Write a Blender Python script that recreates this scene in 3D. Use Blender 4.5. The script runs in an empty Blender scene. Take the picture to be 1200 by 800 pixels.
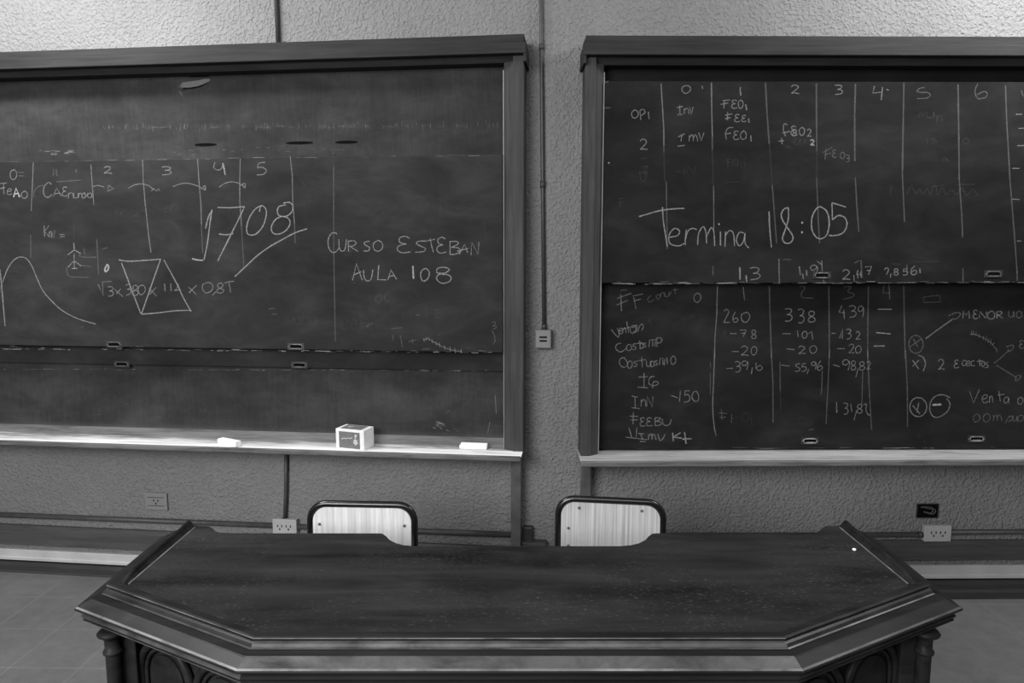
import bpy, bmesh, math, random
from math import sin, cos, tan, atan, pi, radians, sqrt
from mathutils import Vector, Matrix, Euler

random.seed(7)
scn = bpy.context.scene
COL = scn.collection

# ------------------------------------------------------------------ camera
EYE = 1.65
F = 800.0                       # focal length for a 1200 px wide picture (24 mm)
PITCH = atan(100 / F)
YAW = atan(12 / F)
cam = bpy.data.cameras.new('camera')
cam.lens = 24.0
cam.sensor_width = 36.0
cam_o = bpy.data.objects.new('camera', cam)
cam_o.location = (0, 0, EYE)
cam_o.rotation_euler = (pi / 2 - PITCH, 0, YAW)
COL.objects.link(cam_o)
scn.camera = cam_o
ROT = Euler((pi / 2 - PITCH, 0, YAW), 'XYZ').to_matrix()

# ------------------------------------------------------------------ world, lamps, exposure
scn.view_settings.view_transform = 'Standard'
scn.view_settings.look = 'None'
scn.view_settings.gamma = 1.0
scn.view_settings.use_curve_mapping = False
scn.view_settings.exposure = 0.0
w = bpy.data.worlds.new('world')
scn.world = w
w.use_nodes = True
w.node_tree.nodes['Background'].inputs[0].default_value = (1, 1, 1, 1)
w.node_tree.nodes['Background'].inputs[1].default_value = 0.15


def lamp(name, loc, aim, power, sx, sy):
    d = bpy.data.lights.new(name, 'AREA')
    d.shape = 'RECTANGLE'
    d.size = sx
    d.size_y = sy
    d.energy = power
    o = bpy.data.objects.new(name, d)
    o.location = loc
    o.rotation_euler = (Vector(aim) - Vector(loc)).to_track_quat('-Z', 'Y').to_euler()
    COL.objects.link(o)
    return o


lamp('board_lamp_left', (-2.25, 2.35, 3.3), (-2.0, 3.1, 1.9), 58, 1.1, 0.25)
lamp('board_lamp_right', (2.35, 2.30, 3.3), (2.2, 3.15, 1.9), 60, 1.1, 0.25)
lamp('key_light_left', (-2.2, -1.5, 2.5), (0.0, 2.5, 0.9), 235, 2.6, 1.6)  # added soft key light from the left; no window is built
lamp('ceiling_fill', (0.2, -0.6, 3.45), (0.0, 2.2, 0.7), 45, 1.6, 1.2)  # added general fill at ceiling height, no fixture


# ------------------------------------------------------------------ pixel measuring helpers
def ray(px, py):
    return ROT @ Vector(((px - 600) / F, -(py - 400) / F, -1))


def onz(px, py, z):
    d = ray(px, py)
    return d * ((z - EYE) / d.z) + Vector((0, 0, EYE))


class Wall:
    """local x along the wall (to the right), local -y out of the wall, local z up"""
    def __init__(self, o, ang):
        self.M = Matrix.Translation(o) @ Matrix.Rotation(ang, 4, 'Z')
        self.I = self.M.inverted()

    def at(self, px, py, d):
        o = self.I @ Vector((0, 0, EYE))
        r = self.I.to_3x3() @ ray(px, py)
        t = (-d - o.y) / r.y
        p = o + r * t
        return p.x, p.z

    def u(self, px, py, d):
        return self.at(px, py, d)[0]

    def z(self, px, py, d):
        return self.at(px, py, d)[1]


BEND = onz(645, 700, 0)
WL = Wall((BEND.x, BEND.y, 0), radians(-5.3))
WR = Wall((BEND.x, BEND.y, 0), radians(1.4))


# ------------------------------------------------------------------ mesh helpers
def add_box(bm, lo, hi, bev=0.0, mi=0, seg=2):
    vs = [bm.verts.new((x, y, z)) for z in (lo[2], hi[2]) for y in (lo[1], hi[1]) for x in (lo[0], hi[0])]
    q = [(0, 2, 3, 1), (4, 5, 7, 6), (0, 1, 5, 4), (2, 6, 7, 3), (0, 4, 6, 2), (1, 3, 7, 5)]
    fs = [bm.faces.new([vs[i] for i in f]) for f in q]
    for f in fs:
        f.material_index = mi
    if bev > 0:
        es = list({e for f in fs for e in f.edges})
        r = bmesh.ops.bevel(bm, geom=es, offset=bev, segments=seg, profile=0.5, affect='EDGES')
        for f in r['faces']:
            f.material_index = mi


def add_prism(bm, prof, a0, a1, ax='x', mi=0):
    """closed profile swept along x (profile (y,z)) or z (profile (x,y)) or y (profile (x,z))"""
    def v(p, a):
        if ax == 'x':
            return (a, p[0], p[1])
        if ax == 'y':
            return (p[0], a, p[1])
        return (p[0], p[1], a)
    A = [bm.verts.new(v(p, a0)) for p in prof]
    B = [bm.verts.new(v(p, a1)) for p in prof]
    n = len(prof)
    fs = [bm.faces.new(A), bm.faces.new(B[::-1])]
    for i in range(n):
        j = (i + 1) % n
        fs.append(bm.faces.new((A[i], B[i], B[j], A[j])))
    for f in fs:
        f.material_index = mi


def add_tube(bm, pts, r, seg=10, mi=0, smooth=True, closed=False):
    pts = [Vector(p) for p in pts]
    n = len(pts)
    rings = []
    up = None
    for i, p in enumerate(pts):
        if closed:
            t = (pts[(i + 1) % n] - pts[i - 1]).normalized()
        else:
            t = (pts[min(i + 1, n - 1)] - pts[max(i - 1, 0)]).normalized()
        if up is None:
            up = t.orthogonal().normalized()
        up = (up - t * up.dot(t)).normalized()
        s = t.cross(up)
        rr = r[i] if isinstance(r, (list, tuple)) else r
        rings.append([bm.verts.new(p + (up * cos(2 * pi * k / seg) + s * sin(2 * pi * k / seg)) * rr) for k in range(seg)])
    for i in range(n if closed else n - 1):
        a, b = rings[i], rings[(i + 1) % n]
        for k in range(seg):
            f = bm.faces.new((a[k], a[(k + 1) % seg], b[(k + 1) % seg], b[k]))
            f.smooth = smooth
            f.material_index = mi
    if not closed:
        for c in (rings[0][::-1], rings[-1]):
            f = bm.faces.new(c)
            f.material_index = mi


def add_lathe(bm, prof, c, seg=24, mi=0):
    rings = [[bm.verts.new((c[0] + r * cos(2 * pi * k / seg), c[1] + r * sin(2 * pi * k / seg), z)) for k in range(seg)] for r, z in prof]
    for a, b in zip(rings, rings[1:]):
        for k in range(seg):
            f = bm.faces.new((a[k], a[(k + 1) % seg], b[(k + 1) % seg], b[k]))
            f.smooth = True
            f.material_index = mi
    bm.faces.new(rings[0][::-1]).material_index = mi
    bm.faces.new(rings[-1]).material_index = mi


def obj(name, bm, mats, parent=None, shift=(0, 0, 0), M=None, auto=True):
    if auto:
        bmesh.ops.recalc_face_normals(bm, faces=bm.faces[:])
    me = bpy.data.meshes.new(name)
    if shift != (0, 0, 0):
        bmesh.ops.translate(bm, verts=bm.verts[:], vec=-Vector(shift))
    bm.to_mesh(me)
    bm.free()
    for m in (mats if isinstance(mats, (list, tuple)) else [mats]):
        me.materials.append(m)
    o = bpy.data.objects.new(name, me)
    COL.objects.link(o)
    if M is not None:
        o.matrix_world = M
    if parent is not None:
        o.parent = parent
    return o


def tag(o, label, cat, group=None):
    o['label'] = label
    o['category'] = cat
    if group:
        o['group'] = group
    return o


def thing(name, label, cat, M, group=None):
    o = bpy.data.objects.new(name, None)
    o.empty_display_size = 0.1
    COL.objects.link(o)
    o.matrix_world = M
    return tag(o, label, cat, group)


def NB():
    return bmesh.new()


def catmull(pts, n=5, closed=False):
    out = []
    m = len(pts)
    rng = m if closed else m - 1
    for i in range(rng):
        if closed:
            p0, p1, p2, p3 = pts[i - 1], pts[i], pts[(i + 1) % m], pts[(i + 2) % m]
        else:
            p0, p1, p2, p3 = pts[max(i - 1, 0)], pts[i], pts[i + 1], pts[min(i + 2, m - 1)]
        for k in range(n):
            t = k / n
            out.append(tuple(0.5 * (2 * b + (c - a) * t + (2 * a - 5 * b + 4 * c - d) * t * t + (3 * b - a - 3 * c + d) * t ** 3)
                             for a, b, c, d in zip(p0, p1, p2, p3)))
    out.append(tuple(pts[0] if closed else pts[-1]))
    return out


# ------------------------------------------------------------------ materials (neutral greys)
class NT:
    def __init__(self, name):
        self.m = bpy.data.materials.new(name)
        self.m.use_nodes = True
        self.t = self.m.node_tree
        self.b = self.t.nodes['Principled BSDF']
        self.co = self.n('ShaderNodeTexCoord').outputs['Object']

    def n(self, k, **kw):
        x = self.t.nodes.new(k)
        for a, b in kw.items():
            setattr(x, a, b)
        return x

    def link(self, a, b):
        self.t.links.new(a, b)

    def noise(self, scale, stretch=(1, 1, 1), detail=4, rough=0.55, dist=0.0):
        mp = self.n('ShaderNodeMapping')
        mp.inputs['Scale'].default_value = stretch
        self.link(self.co, mp.inputs['Vector'])
        x = self.n('ShaderNodeTexNoise')
        x.inputs['Scale'].default_value = scale
        x.inputs['Detail'].default_value = detail
        x.inputs['Roughness'].default_value = rough
        x.inputs['Distortion'].default_value = dist
        self.link(mp.outputs[0], x.inputs['Vector'])
        return x.outputs['Fac']

    def ramp(self, fac, stops):
        r = self.n('ShaderNodeValToRGB')
        e = r.color_ramp.elements
        while len(e) < len(stops):
            e.new(0.5)
        for el, (p, v) in zip(e, stops):
            el.position = p
            el.color = (v, v, v, 1)
        self.link(fac, r.inputs[0])
        return r.outputs[0]

    def math(self, op, a, b=None, c=None):
        x = self.n('ShaderNodeMath', operation=op)
        for i, q in enumerate((a, b, c)):
            if q is None:
                continue
            if isinstance(q, (int, float)):
                x.inputs[i].default_value = q
            else:
                self.link(q, x.inputs[i])
        return x.outputs[0]

    def xyz(self):
        s = self.n('ShaderNodeSeparateXYZ')
        self.link(self.co, s.inputs[0])
        return s.outputs

    def bump(self, h, strength, dist):
        x = self.n('ShaderNodeBump')
        x.inputs['Strength'].default_value = strength
        x.inputs['Distance'].default_value = dist
        self.link(h, x.inputs['Height'])
        self.link(x.outputs[0], self.b.inputs['Normal'])

    def fin(self, col, rough=0.6, spec=0.3, coat=0.0, metal=0.0):
        if isinstance(col, (int, float)):
            self.b.inputs['Base Color'].default_value = (col, col, col, 1)
        else:
            self.link(col, self.b.inputs['Base Color'])
        if isinstance(rough, (int, float)):
            self.b.inputs['Roughness'].default_value = rough
        else:
            self.link(rough, self.b.inputs['Roughness'])
        self.b.inputs['Specular IOR Level'].default_value = spec
        self.b.inputs['Coat Weight'].default_value = coat
        self.b.inputs['Coat Roughness'].default_value = 0.25
        self.b.inputs['Metallic'].default_value = metal
        return self.m


def mat_plain(name, v, rough=0.5, spec=0.4, var=0.12, scale=30, metal=0.0, coat=0.0):
    t = NT(name)
    return t.fin(t.ramp(t.noise(scale), [(0.3, v * (1 - var)), (0.7, v * (1 + var))]), rough, spec, coat, metal)


def mat_stucco(name, v):
    t = NT(name)
    vo = t.n('ShaderNodeTexVoronoi', feature='SMOOTH_F1')
    vo.inputs['Scale'].default_value = 76
    vo.inputs['Smoothness'].default_value = 0.55
    wob = t.noise(45, (1, 1, 1), 2, 0.6)
    ad = t.n('ShaderNodeVectorMath', operation='ADD')
    sc = t.n('ShaderNodeVectorMath', operation='SCALE')
    cb = t.n('ShaderNodeCombineXYZ')
    t.link(wob, cb.inputs[0])
    t.link(t.noise(50, (1, 1, 1.1), 2, 0.6), cb.inputs[2])
    t.link(cb.outputs[0], sc.inputs[0])
    sc.inputs['Scale'].default_value = 0.03
    t.link(t.co, ad.inputs[0])
    t.link(sc.outputs[0], ad.inputs[1])
    t.link(ad.outputs[0], vo.inputs['Vector'])
    big = t.noise(1.6, (1, 1, 1), 4, 0.6)
    h = t.math('ADD', vo.outputs['Distance'], t.math('MULTIPLY', t.noise(150, (1, 1, 1), 2, 0.5), 0.35))
    t.bump(h, 1.0, 0.0075)
    return t.fin(t.ramp(big, [(0.3, v * 0.9), (0.7, v * 1.1)]), 0.8, 0.2)


def mat_wood(name, lo, hi, stretch, rough=0.5, spec=0.35, scale=14, coat=0.0, bump=0.15, specks=0.0, speck_v=0.4):
    t = NT(name)
    g = t.noise(scale, stretch, 6, 0.62, 0.4)
    big = t.noise(2.3, (1, 1, 1), 4, 0.6)
    f = t.math('ADD', t.math('MULTIPLY', g, 0.65), t.math('MULTIPLY', big, 0.35))
    c = t.ramp(f, [(0.36, lo), (0.64, hi)])
    if specks > 0:
        sp = t.noise(230, (0.4, 1, 1), 2, 0.5)
        zone = t.noise(3.1, (0.7, 1.3, 1), 3, 0.6)
        s = t.math('MULTIPLY', t.ramp(sp, [(0.60, 0), (0.74, 1)]), t.ramp(zone, [(0.40, 0.08), (0.62, 1)]))
        s = t.math('MULTIPLY', s, specks)
        m = t.n('ShaderNodeMix', data_type='RGBA')
        t.link(s, m.inputs[0])
        t.link(c, m.inputs[6])
        m.inputs[7].default_value = (speck_v, speck_v, speck_v, 1)
        c = m.outputs[2]
    if bump:
        t.bump(g, bump, 0.002)
    return t.fin(c, rough, spec, coat)


def mat_slate(name, v, dust, grain=0.0, zdust=None):
    """blackboard paint with wiped chalk dust; zdust=(z0,z1) where dust has gathered low on the board"""
    t = NT(name)
    a = t.noise(1.7, (1, 1, 1.6), 5, 0.62, 0.5)
    b = t.noise(5.5, (0.6, 1, 1.35), 6, 0.7, 0.5)
    f = t.math('ADD', t.math('MULTIPLY', a, 0.55), t.math('MULTIPLY', b, 0.45))
    if grain > 0:
        g = t.noise(40, (1, 1, 0.09), 4, 0.6, 2.2)
        f = t.math('ADD', t.math('MULTIPLY', f, 1 - grain), t.math('MULTIPLY', g, grain))
    c = t.ramp(f, [(0.36, v * 0.75), (0.50, v + 0.3 * dust), (0.66, v + 1.3 * dust)])
    sp = t.ramp(t.noise(95, (1, 1, 1), 2, 0.5), [(0.74, 0), (0.80, 1)])
    m = t.n('ShaderNodeMix', data_type='RGBA')
    t.link(t.math('MULTIPLY', sp, 0.35), m.inputs[0])
    t.link(c, m.inputs[6])
    m.inputs[7].default_value = (v * 4, v * 4, v * 4, 1)
    c = m.outputs[2]
    if zdust:
        r = t.n('ShaderNodeMapRange')
        r.inputs[1].default_value = zdust[1]
        r.inputs[2].default_value = zdust[0]
        t.link(t.xyz()[2], r.inputs[0])
        dn = t.math('MULTIPLY', t.math('POWER', r.outputs[0], 2.2), t.ramp(t.noise(9, (0.5, 1, 1.5), 5, 0.6), [(0.25, 0.5), (0.7, 1)]))
        m = t.n('ShaderNodeMix', data_type='RGBA')
        t.link(dn, m.inputs[0])
        t.link(c, m.inputs[6])
        m.inputs[7].default_value = (0.16, 0.16, 0.16, 1)
        c = m.outputs[2]
    return t.fin(c, 0.8, 0.06)


def mat_chalk(name, level, v=0.28):
    """chalk stroke: grains of chalk with the board showing between them"""
    m = bpy.data.materials.new(name)
    m.use_nodes = True
    t = m.node_tree
    b = t.nodes['Principled BSDF']
    b.inputs['Base Color'].default_value = (v, v, v, 1)
    b.inputs['Roughness'].default_value = 1.0
    b.inputs['Specular IOR Level'].default_value = 0.0
    co = t.nodes.new('ShaderNodeTexCoord')
    n = t.nodes.new('ShaderNodeTexNoise')
    n.inputs['Scale'].default_value = 240
    n.inputs['Detail'].default_value = 2
    t.links.new(co.outputs['Object'], n.inputs['Vector'])
    r = t.nodes.new('ShaderNodeMapRange')
    r.inputs[1].default_value = 0.30
    r.inputs[2].default_value = 0.62
    r.inputs[3].default_value = level * 0.45
    r.inputs[4].default_value = min(1.0, level * 1.15)
    t.links.new(n.outputs['Fac'], r.inputs[0])
    t.links.new(r.outputs[0], b.inputs['Alpha'])
    return m


def mat_floor(name):
    t = NT(name)
    s = t.xyz()
    T = 0.285
    line = None
    for i, ph in ((0, 0.075), (1, 0.02)):
        q = t.math('FRACT', t.math('ADD', t.math('DIVIDE', s[i], T), ph / T + 20))
        d = t.math('ABSOLUTE', t.math('SUBTRACT', q, 0.5))
        l = t.math('GREATER_THAN', d, 0.5 - 0.0022 / T)
        line = l if line is None else t.math('MAXIMUM', line, l)
    base = t.ramp(t.math('ADD', t.math('MULTIPLY', t.noise(2.5, (1, 1, 1), 5, 0.6), 0.6), t.math('MULTIPLY', t.noise(20, (1, 1, 1), 4, 0.6), 0.4)),
                  [(0.35, 0.105), (0.65, 0.15)])
    mx = t.n('ShaderNodeMix', data_type='RGBA')
    t.link(t.math('MULTIPLY', line, t.ramp(t.noise(1.3), [(0.35, 0.1), (0.6, 0.8)])), mx.inputs[0])
    t.link(base, mx.inputs[6])
    mx.inputs[7].default_value = (0.24, 0.24, 0.24, 1)
    return t.fin(mx.outputs[2], 0.42, 0.4)


def mat_tray(name, lo, hi, front=False):
    """tray wood; front=True: paler towards the open front of the tray"""
    t = NT(name)
    a = t.noise(7, (0.35, 3, 3), 5, 0.65, 0.3)
    b = t.noise(40, (0.15, 2, 2), 3, 0.6)
    f = t.math('ADD', t.math('MULTIPLY', a, 0.6), t.math('MULTIPLY', b, 0.4))
    if front:
        r = t.n('ShaderNodeMapRange')
        r.inputs[1].default_value = -0.06
        r.inputs[2].default_value = -0.19
        r.inputs[3].default_value = -0.16
        r.inputs[4].default_value = 0.14
        t.link(t.xyz()[1], r.inputs[0])
        f = t.math('ADD', f, r.outputs[0])
    return t.fin(t.ramp(f, [(0.34, lo), (0.5, (lo + 2 * hi) / 3), (0.64, hi)]), 0.85, 0.15)


M = {}
M['wall'] = mat_stucco('stucco_paint', 0.185)
M['ceiling'] = mat_plain('ceiling_paint', 0.5, 0.9, 0.1)
M['plain_wall'] = mat_plain('side_wall_paint', 0.2, 0.9, 0.1)
M['floor'] = mat_floor('floor_tiles')
M['frame'] = mat_wood('frame_wood_across', 0.020, 0.036, (0.25, 4, 4), 0.6, 0.06)
M['frame_v'] = mat_wood('frame_wood_upright', 0.030, 0.056, (4, 4, 0.25), 0.6, 0.12)
M['rail'] = mat_wood('rail_wood', 0.045, 0.08, (0.25, 4, 4), 0.5, 0.3)
M['rail_light'] = mat_wood('rail_edge_wood', 0.09, 0.14, (0.25, 4, 4), 0.5, 0.3)
M['base'] = mat_wood('baseboard_wood', 0.03, 0.045, (0.25, 4, 4), 0.45, 0.3)
M['pale'] = mat_plain('pale_painted_board', 0.42, 0.6, 0.3, 0.1, 8)
M['slateL'] = mat_slate('slate_dusty', 0.019, 0.016)
M['slateR'] = mat_slate('slate_dark', 0.010, 0.010)
M['backR'] = mat_slate('slate_backing_dark', 0.010, 0.005)
M['guide'] = mat_plain('metal_guide_strip', 0.2, 0.4, 0.5, 0.25, 12)
M['trayL'] = mat_tray('chalky_tray', 0.19, 0.85, True)
M['trayR'] = mat_tray('worn_tray', 0.16, 0.40)
M['tray_lip'] = mat_tray('tray_lip_wood', 0.05, 0.16)
M['strip_wood'] = mat_tray('chalky_back_strip', 0.05, 0.15)
M['motif'] = mat_plain('pale_print', 0.5, 0.7, 0.2, 0.06)
M['post'] = mat_plain('post_paint', 0.075, 0.5, 0.3, 0.25, 16)
M['conduit'] = mat_plain('conduit_paint', 0.045, 0.5, 0.4, 0.2)
M['conduit_l'] = mat_plain('floor_conduit_paint', 0.06, 0.5, 0.4, 0.2)
M['plate'] = mat_plain('outlet_plate_plastic', 0.19, 0.5, 0.35, 0.05)
M['ivory'] = mat_plain('outlet_box_plastic', 0.36, 0.45, 0.4, 0.05)
M['switch'] = mat_plain('switch_box_plastic', 0.17, 0.5, 0.4, 0.1)
M['black'] = mat_plain('black_slot', 0.004, 0.8, 0.03, 0.1)
M['dark_metal'] = mat_plain('dark_metal', 0.03, 0.45, 0.5, 0.2)
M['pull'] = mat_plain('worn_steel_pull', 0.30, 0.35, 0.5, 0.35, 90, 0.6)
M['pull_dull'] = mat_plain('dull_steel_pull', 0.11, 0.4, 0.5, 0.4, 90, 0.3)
M['pull_plate'] = mat_plain('dull_pull_plate', 0.022, 0.5, 0.4, 0.35, 90)
M['tube'] = mat_plain('black_enamel_tube', 0.008, 0.22, 0.5, 0.1)
M['ply'] = mat_wood('plywood_face', 0.48, 0.80, (7, 1, 0.18), 0.45, 0.35, 13, 0.15, 0.05)
M['ply_dark'] = mat_wood('plywood_striped', 0.30, 0.62, (9, 1, 0.12), 0.45, 0.3, 13, 0.1, 0.05)
M['screw'] = mat_plain('steel_screw', 0.35, 0.35, 0.5, 0.1, 30, 0.7)
M['carton'] = mat_plain('white_carton', 0.72, 0.7, 0.2, 0.06)
M['print'] = mat_plain('grey_print', 0.14, 0.6, 0.3, 0.12, 60)
M['chalk'] = mat_plain('white_chalk_stick', 0.85, 0.95, 0.1, 0.05)
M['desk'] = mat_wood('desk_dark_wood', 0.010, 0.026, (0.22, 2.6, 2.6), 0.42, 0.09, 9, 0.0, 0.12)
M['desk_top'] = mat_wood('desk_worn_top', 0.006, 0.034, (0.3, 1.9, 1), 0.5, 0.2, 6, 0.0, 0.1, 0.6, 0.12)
M['desk_edge'] = mat_wood('desk_worn_lit_edge', 0.010, 0.125, (0.8, 1.3, 1), 0.42, 0.3, 8, 0.05, 0.12)  # worn front edge; also the painted highlight on the left cornice bead
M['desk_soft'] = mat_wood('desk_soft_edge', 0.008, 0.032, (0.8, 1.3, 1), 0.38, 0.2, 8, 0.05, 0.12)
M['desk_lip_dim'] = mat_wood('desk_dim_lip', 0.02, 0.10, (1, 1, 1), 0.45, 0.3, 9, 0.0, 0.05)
M['desk_lip'] = mat_wood('desk_rubbed_lit_lip', 0.035, 0.26, (1, 1, 1), 0.4, 0.45, 9, 0.2, 0.05)  # pale lines, and the lip where light is painted on it
M['strip'] = mat_plain('torn_strip', 0.085, 0.6, 0.3, 0.1)
CH = {1: mat_chalk('chalk_faint', 0.045), 2: mat_chalk('chalk_soft', 0.20), 3: mat_chalk('chalk_line', 0.40),
      4: mat_chalk('chalk_firm', 0.62), 5: mat_chalk('chalk_heavy', 1.0)}

# ------------------------------------------------------------------ room
UL, UR = -3.4, 3.3
TOP = 3.6
pL = WL.M @ Vector((UL, 0, 0))
pR = WR.M @ Vector((UR, 0, 0))
YB = -4.2


def poly_obj(name, pts, mat, thick_dir):
    """slab: polygon pts extruded by thick_dir (away from the room)"""
    bm = NB()
    a = [bm.verts.new(p) for p in pts]
    b = [bm.verts.new(Vector(p) + Vector(thick_dir)) for p in pts]
    n = len(pts)
    bm.faces.new(a)
    bm.faces.new(b[::-1])
    for i in range(n):
        bm.faces.new((a[i], b[i], b[(i + 1) % n], a[(i + 1) % n]))
    o = obj(name, bm, mat)
    o['kind'] = 'structure'
    return o


bm = NB()                                       # the front wall, bent slightly at the pier between the boards
prof = [(pL.x, pL.y), (BEND.x, BEND.y), (pR.x, pR.y), (pR.x, pR.y + 0.2), (BEND.x, BEND.y + 0.2), (pL.x, pL.y + 0.2)]
add_prism(bm, prof, 0, TOP, 'z')
wf = obj('wall_front', bm, M['wall'])
wf['kind'] = 'structure'
poly_obj('floor', [(pL.x, YB, 0), (pR.x, YB, 0), (pR.x, pR.y, 0), (BEND.x, BEND.y, 0), (pL.x, pL.y, 0)], M['floor'], (0, 0, -0.15))
poly_obj('ceiling', [(pL.x, YB, TOP), (pR.x, YB, TOP), (pR.x, pR.y, TOP), (BEND.x, BEND.y, TOP), (pL.x, pL.y, TOP)], M['ceiling'], (0, 0, 0.15))
poly_obj('wall_left', [(pL.x, YB, 0), (pL.x, pL.y, 0), (pL.x, pL.y, TOP), (pL.x, YB, TOP)], M['plain_wall'], (-0.15, 0, 0))
poly_obj('wall_right', [(pR.x, YB, 0), (pR.x, pR.y, 0), (pR.x, pR.y, TOP), (pR.x, YB, TOP)], M['plain_wall'], (0.15, 0, 0))
poly_obj('wall_back', [(pL.x, YB, 0), (pR.x, YB, 0), (pR.x, YB, TOP), (pL.x, YB, TOP)], M['plain_wall'], (0, -0.15, 0))

# wainscot rails, pale boards and baseboards along both halves of the wall
for W, px, ys, u0, u1, side, num in (
        (WL, 90, (619, 622.5, 641.5, 648, 657.5, 659.5, 662, 672, 683), UL + 0.02, WL.u(609, 640, 0.02), 'left', (1, 2)),
        (WR, 1150, (634, 638, 656, 663.5, 675, 677.5, 680, 690, 701), WR.u(650, 640, 0.02), UR - 0.02, 'right', (3, 4))):
    z = [W.z(px, y, 0.025) for y in ys]
    print('trim', side, [round(q, 3) for q in z])
    bm = NB()
    add_prism(bm, [(-0.001, z[0]), (-0.016, z[0]), (-0.022, z[1]), (-0.026, z[1] - 0.004), (-0.026, z[2] + 0.003), (-0.022, z[2]), (-0.001, z[2])], u0, u1)
    o = obj('trim_%d' % num[0], bm, M['rail'], M=W.M)
    o['kind'] = 'structure'
    bm = NB()
    add_prism(bm, [(-0.001, z[3]), (-0.014, z[3]), (-0.016, z[3] - 0.003), (-0.016, z[4] + 0.006), (-0.024, z[4] + 0.003), (-0.024, z[5]), (-0.001, z[5])], u0, u1)
    o = obj('trim_%d' % num[1], bm, M['pale'], M=W.M)
    o['kind'] = 'structure'
    bm = NB()
    add_prism(bm, [(-0.001, z[6]), (-0.020, z[6]), (-0.026, z[6] - 0.02), (-0.026, z[7]), (-0.034, z[7] - 0.012), (-0.036, 0.001), (-0.001, 0.001)], u0, u1)
    o = obj('baseboard_%s' % side, bm, M['base'], M=W.M)
    o['kind'] = 'structure'

# ------------------------------------------------------------------ handwriting
GL = {  # strokes in a unit box, y down; '~' smooth, '|' straight
    '0': ['~.5,0 .1,.2 0,.6 .25,.97 .6,.98 .95,.7 1,.3 .75,.03 .45,.02'],
    '1': ['|.5,0 .55,1'],
    '2': ['~.05,.2 .3,0 .7,.05 .85,.3 .5,.65 .05,.98', '|.05,.98 .5,.93 1,1'],
    '3': ['~.05,.08 .5,0 .9,.15 .7,.4 .35,.48', '~.35,.48 .8,.5 1,.72 .7,.95 .1,1'],
    '4': ['|.35,0 0,.62 1,.58', '|.75,.2 .85,1'],
    '5': ['|.9,.02 .25,.06 .15,.45', '~.15,.45 .6,.38 .98,.62 .75,.95 .1,1'],
    '6': ['~.7,0 .2,.35 0,.75 .3,1 .8,.92 1,.68 .65,.5 .1,.7'],
    '7': ['|0,.08 1,.02 .5,1', '|.25,.5 .9,.45'],
    '8': ['~.55,.5 .15,.35 .2,.08 .6,0 .92,.15 .8,.38 .5,.5 .08,.68 .1,.92 .5,1 .95,.88 .95,.65 .55,.5'],
    '9': ['~.95,.2 .6,.0 .1,.12 .1,.42 .5,.5 .92,.25 .95,.12', '~.95,.15 .98,.5 .8,1'],
    'A': ['|0,1 .4,0 1,1', '|.15,.68 .85,.6'],
    'B': ['|.1,0 .12,1', '~.1,.03 .7,.0 .85,.22 .2,.46', '~.2,.46 .9,.55 1,.8 .6,.98 .1,1'],
    'C': ['~.95,.12 .6,0 .15,.25 0,.6 .2,.93 .6,1 1,.82'],
    'E': ['~.92,.1 .55,0 .15,.1 .2,.35 .65,.46', '~.65,.46 .15,.55 0,.8 .35,1 1,.92'],
    'F': ['|.3,.05 .35,1', '|0,.1 1,0', '|.05,.5 .85,.42'],
    'I': ['|.1,.04 .95,0', '|.5,0 .52,1', '|0,1 1,.97'],
    'J': ['~.1,0 .9,.1 .8,.8 .2,1'],
    'K': ['|.1,0 .15,1', '|.95,0 .15,.55 1,1'],
    'L': ['|.1,0 0,1 1,.98'],
    'M': ['|0,1 .1,0 .5,.6 .9,0 1,1'],
    'N': ['|0,1 .08,0 .92,1 1,0'],
    'O': ['~.5,0 .05,.3 .05,.75 .45,1 .9,.8 1,.35 .7,.03 .4,.02'],
    'P': ['|.15,1 .1,0', '~.1,.03 .7,-.02 1,.25 .7,.5 .15,.55'],
    'R': ['|.08,1 .05,.05', '~.05,.05 .6,0 .85,.22 .55,.45 .1,.5', '|.2,.5 1,1'],
    'S': ['~.95,.02 .35,.05 .1,.25 .45,.45 .95,.68 .75,.95 0,1'],
    'T': ['|0,.1 1,0', '|.45,.05 .55,1'],
    'U': ['~0,0 .05,.7 .35,1 .8,.85 1,0'],
    'V': ['|0,0 .45,1 1,.02'],
    'a': ['~.85,.2 .4,.02 .02,.5 .3,.98 .75,.7 .85,.15', '~.85,.15 .85,.7 1,1'],
    'c': ['~.95,.15 .5,0 .05,.4 .25,.95 .95,.9'],
    'e': ['~.05,.5 .7,.45 .85,.15 .5,0 .1,.3 .1,.8 .5,1 1,.8'],
    'i': ['|.5,.0 .5,1'],
    'm': ['~0,1 .05,.1 .1,.3 .35,.0 .45,.4 .48,.95', '~.48,.5 .65,.05 .85,.2 1,1'],
    'n': ['|0,1 .05,.02', '~.05,.4 .5,.0 .9,.3 1,1'],
    'o': ['~.5,0 .05,.35 .15,.9 .6,1 1,.6 .85,.1 .45,.02'],
    'p': ['|.0,1 .15,0', '~.1,.1 .7,0 .95,.3 .6,.6 .1,.6'],
    'r': ['|.05,1 .0,.1', '~.02,.5 .4,.1 1,.05'],
    's': ['~.9,.05 .3,.05 .15,.3 .7,.55 .75,.9 0,1'],
    't': ['|.45,0 .55,1', '|0,.35 1,.25'],
    'u': ['~0,0 .05,.8 .4,1 .85,.75 .95,0', '|.95,0 1,1'],
    'v': ['|0,0 .45,1 1,0'],
    'x': ['|0,.05 1,1', '|.95,0 .1,.95'],
    '-': ['|0,.5 1,.5'],
    '=': ['|0,.2 1,.12', '|.05,.85 1,.78'],
    ',': ['|.7,0 .2,1'],
    '+': ['|0,.55 1,.45', '|.5,0 .55,1'],
}


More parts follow.
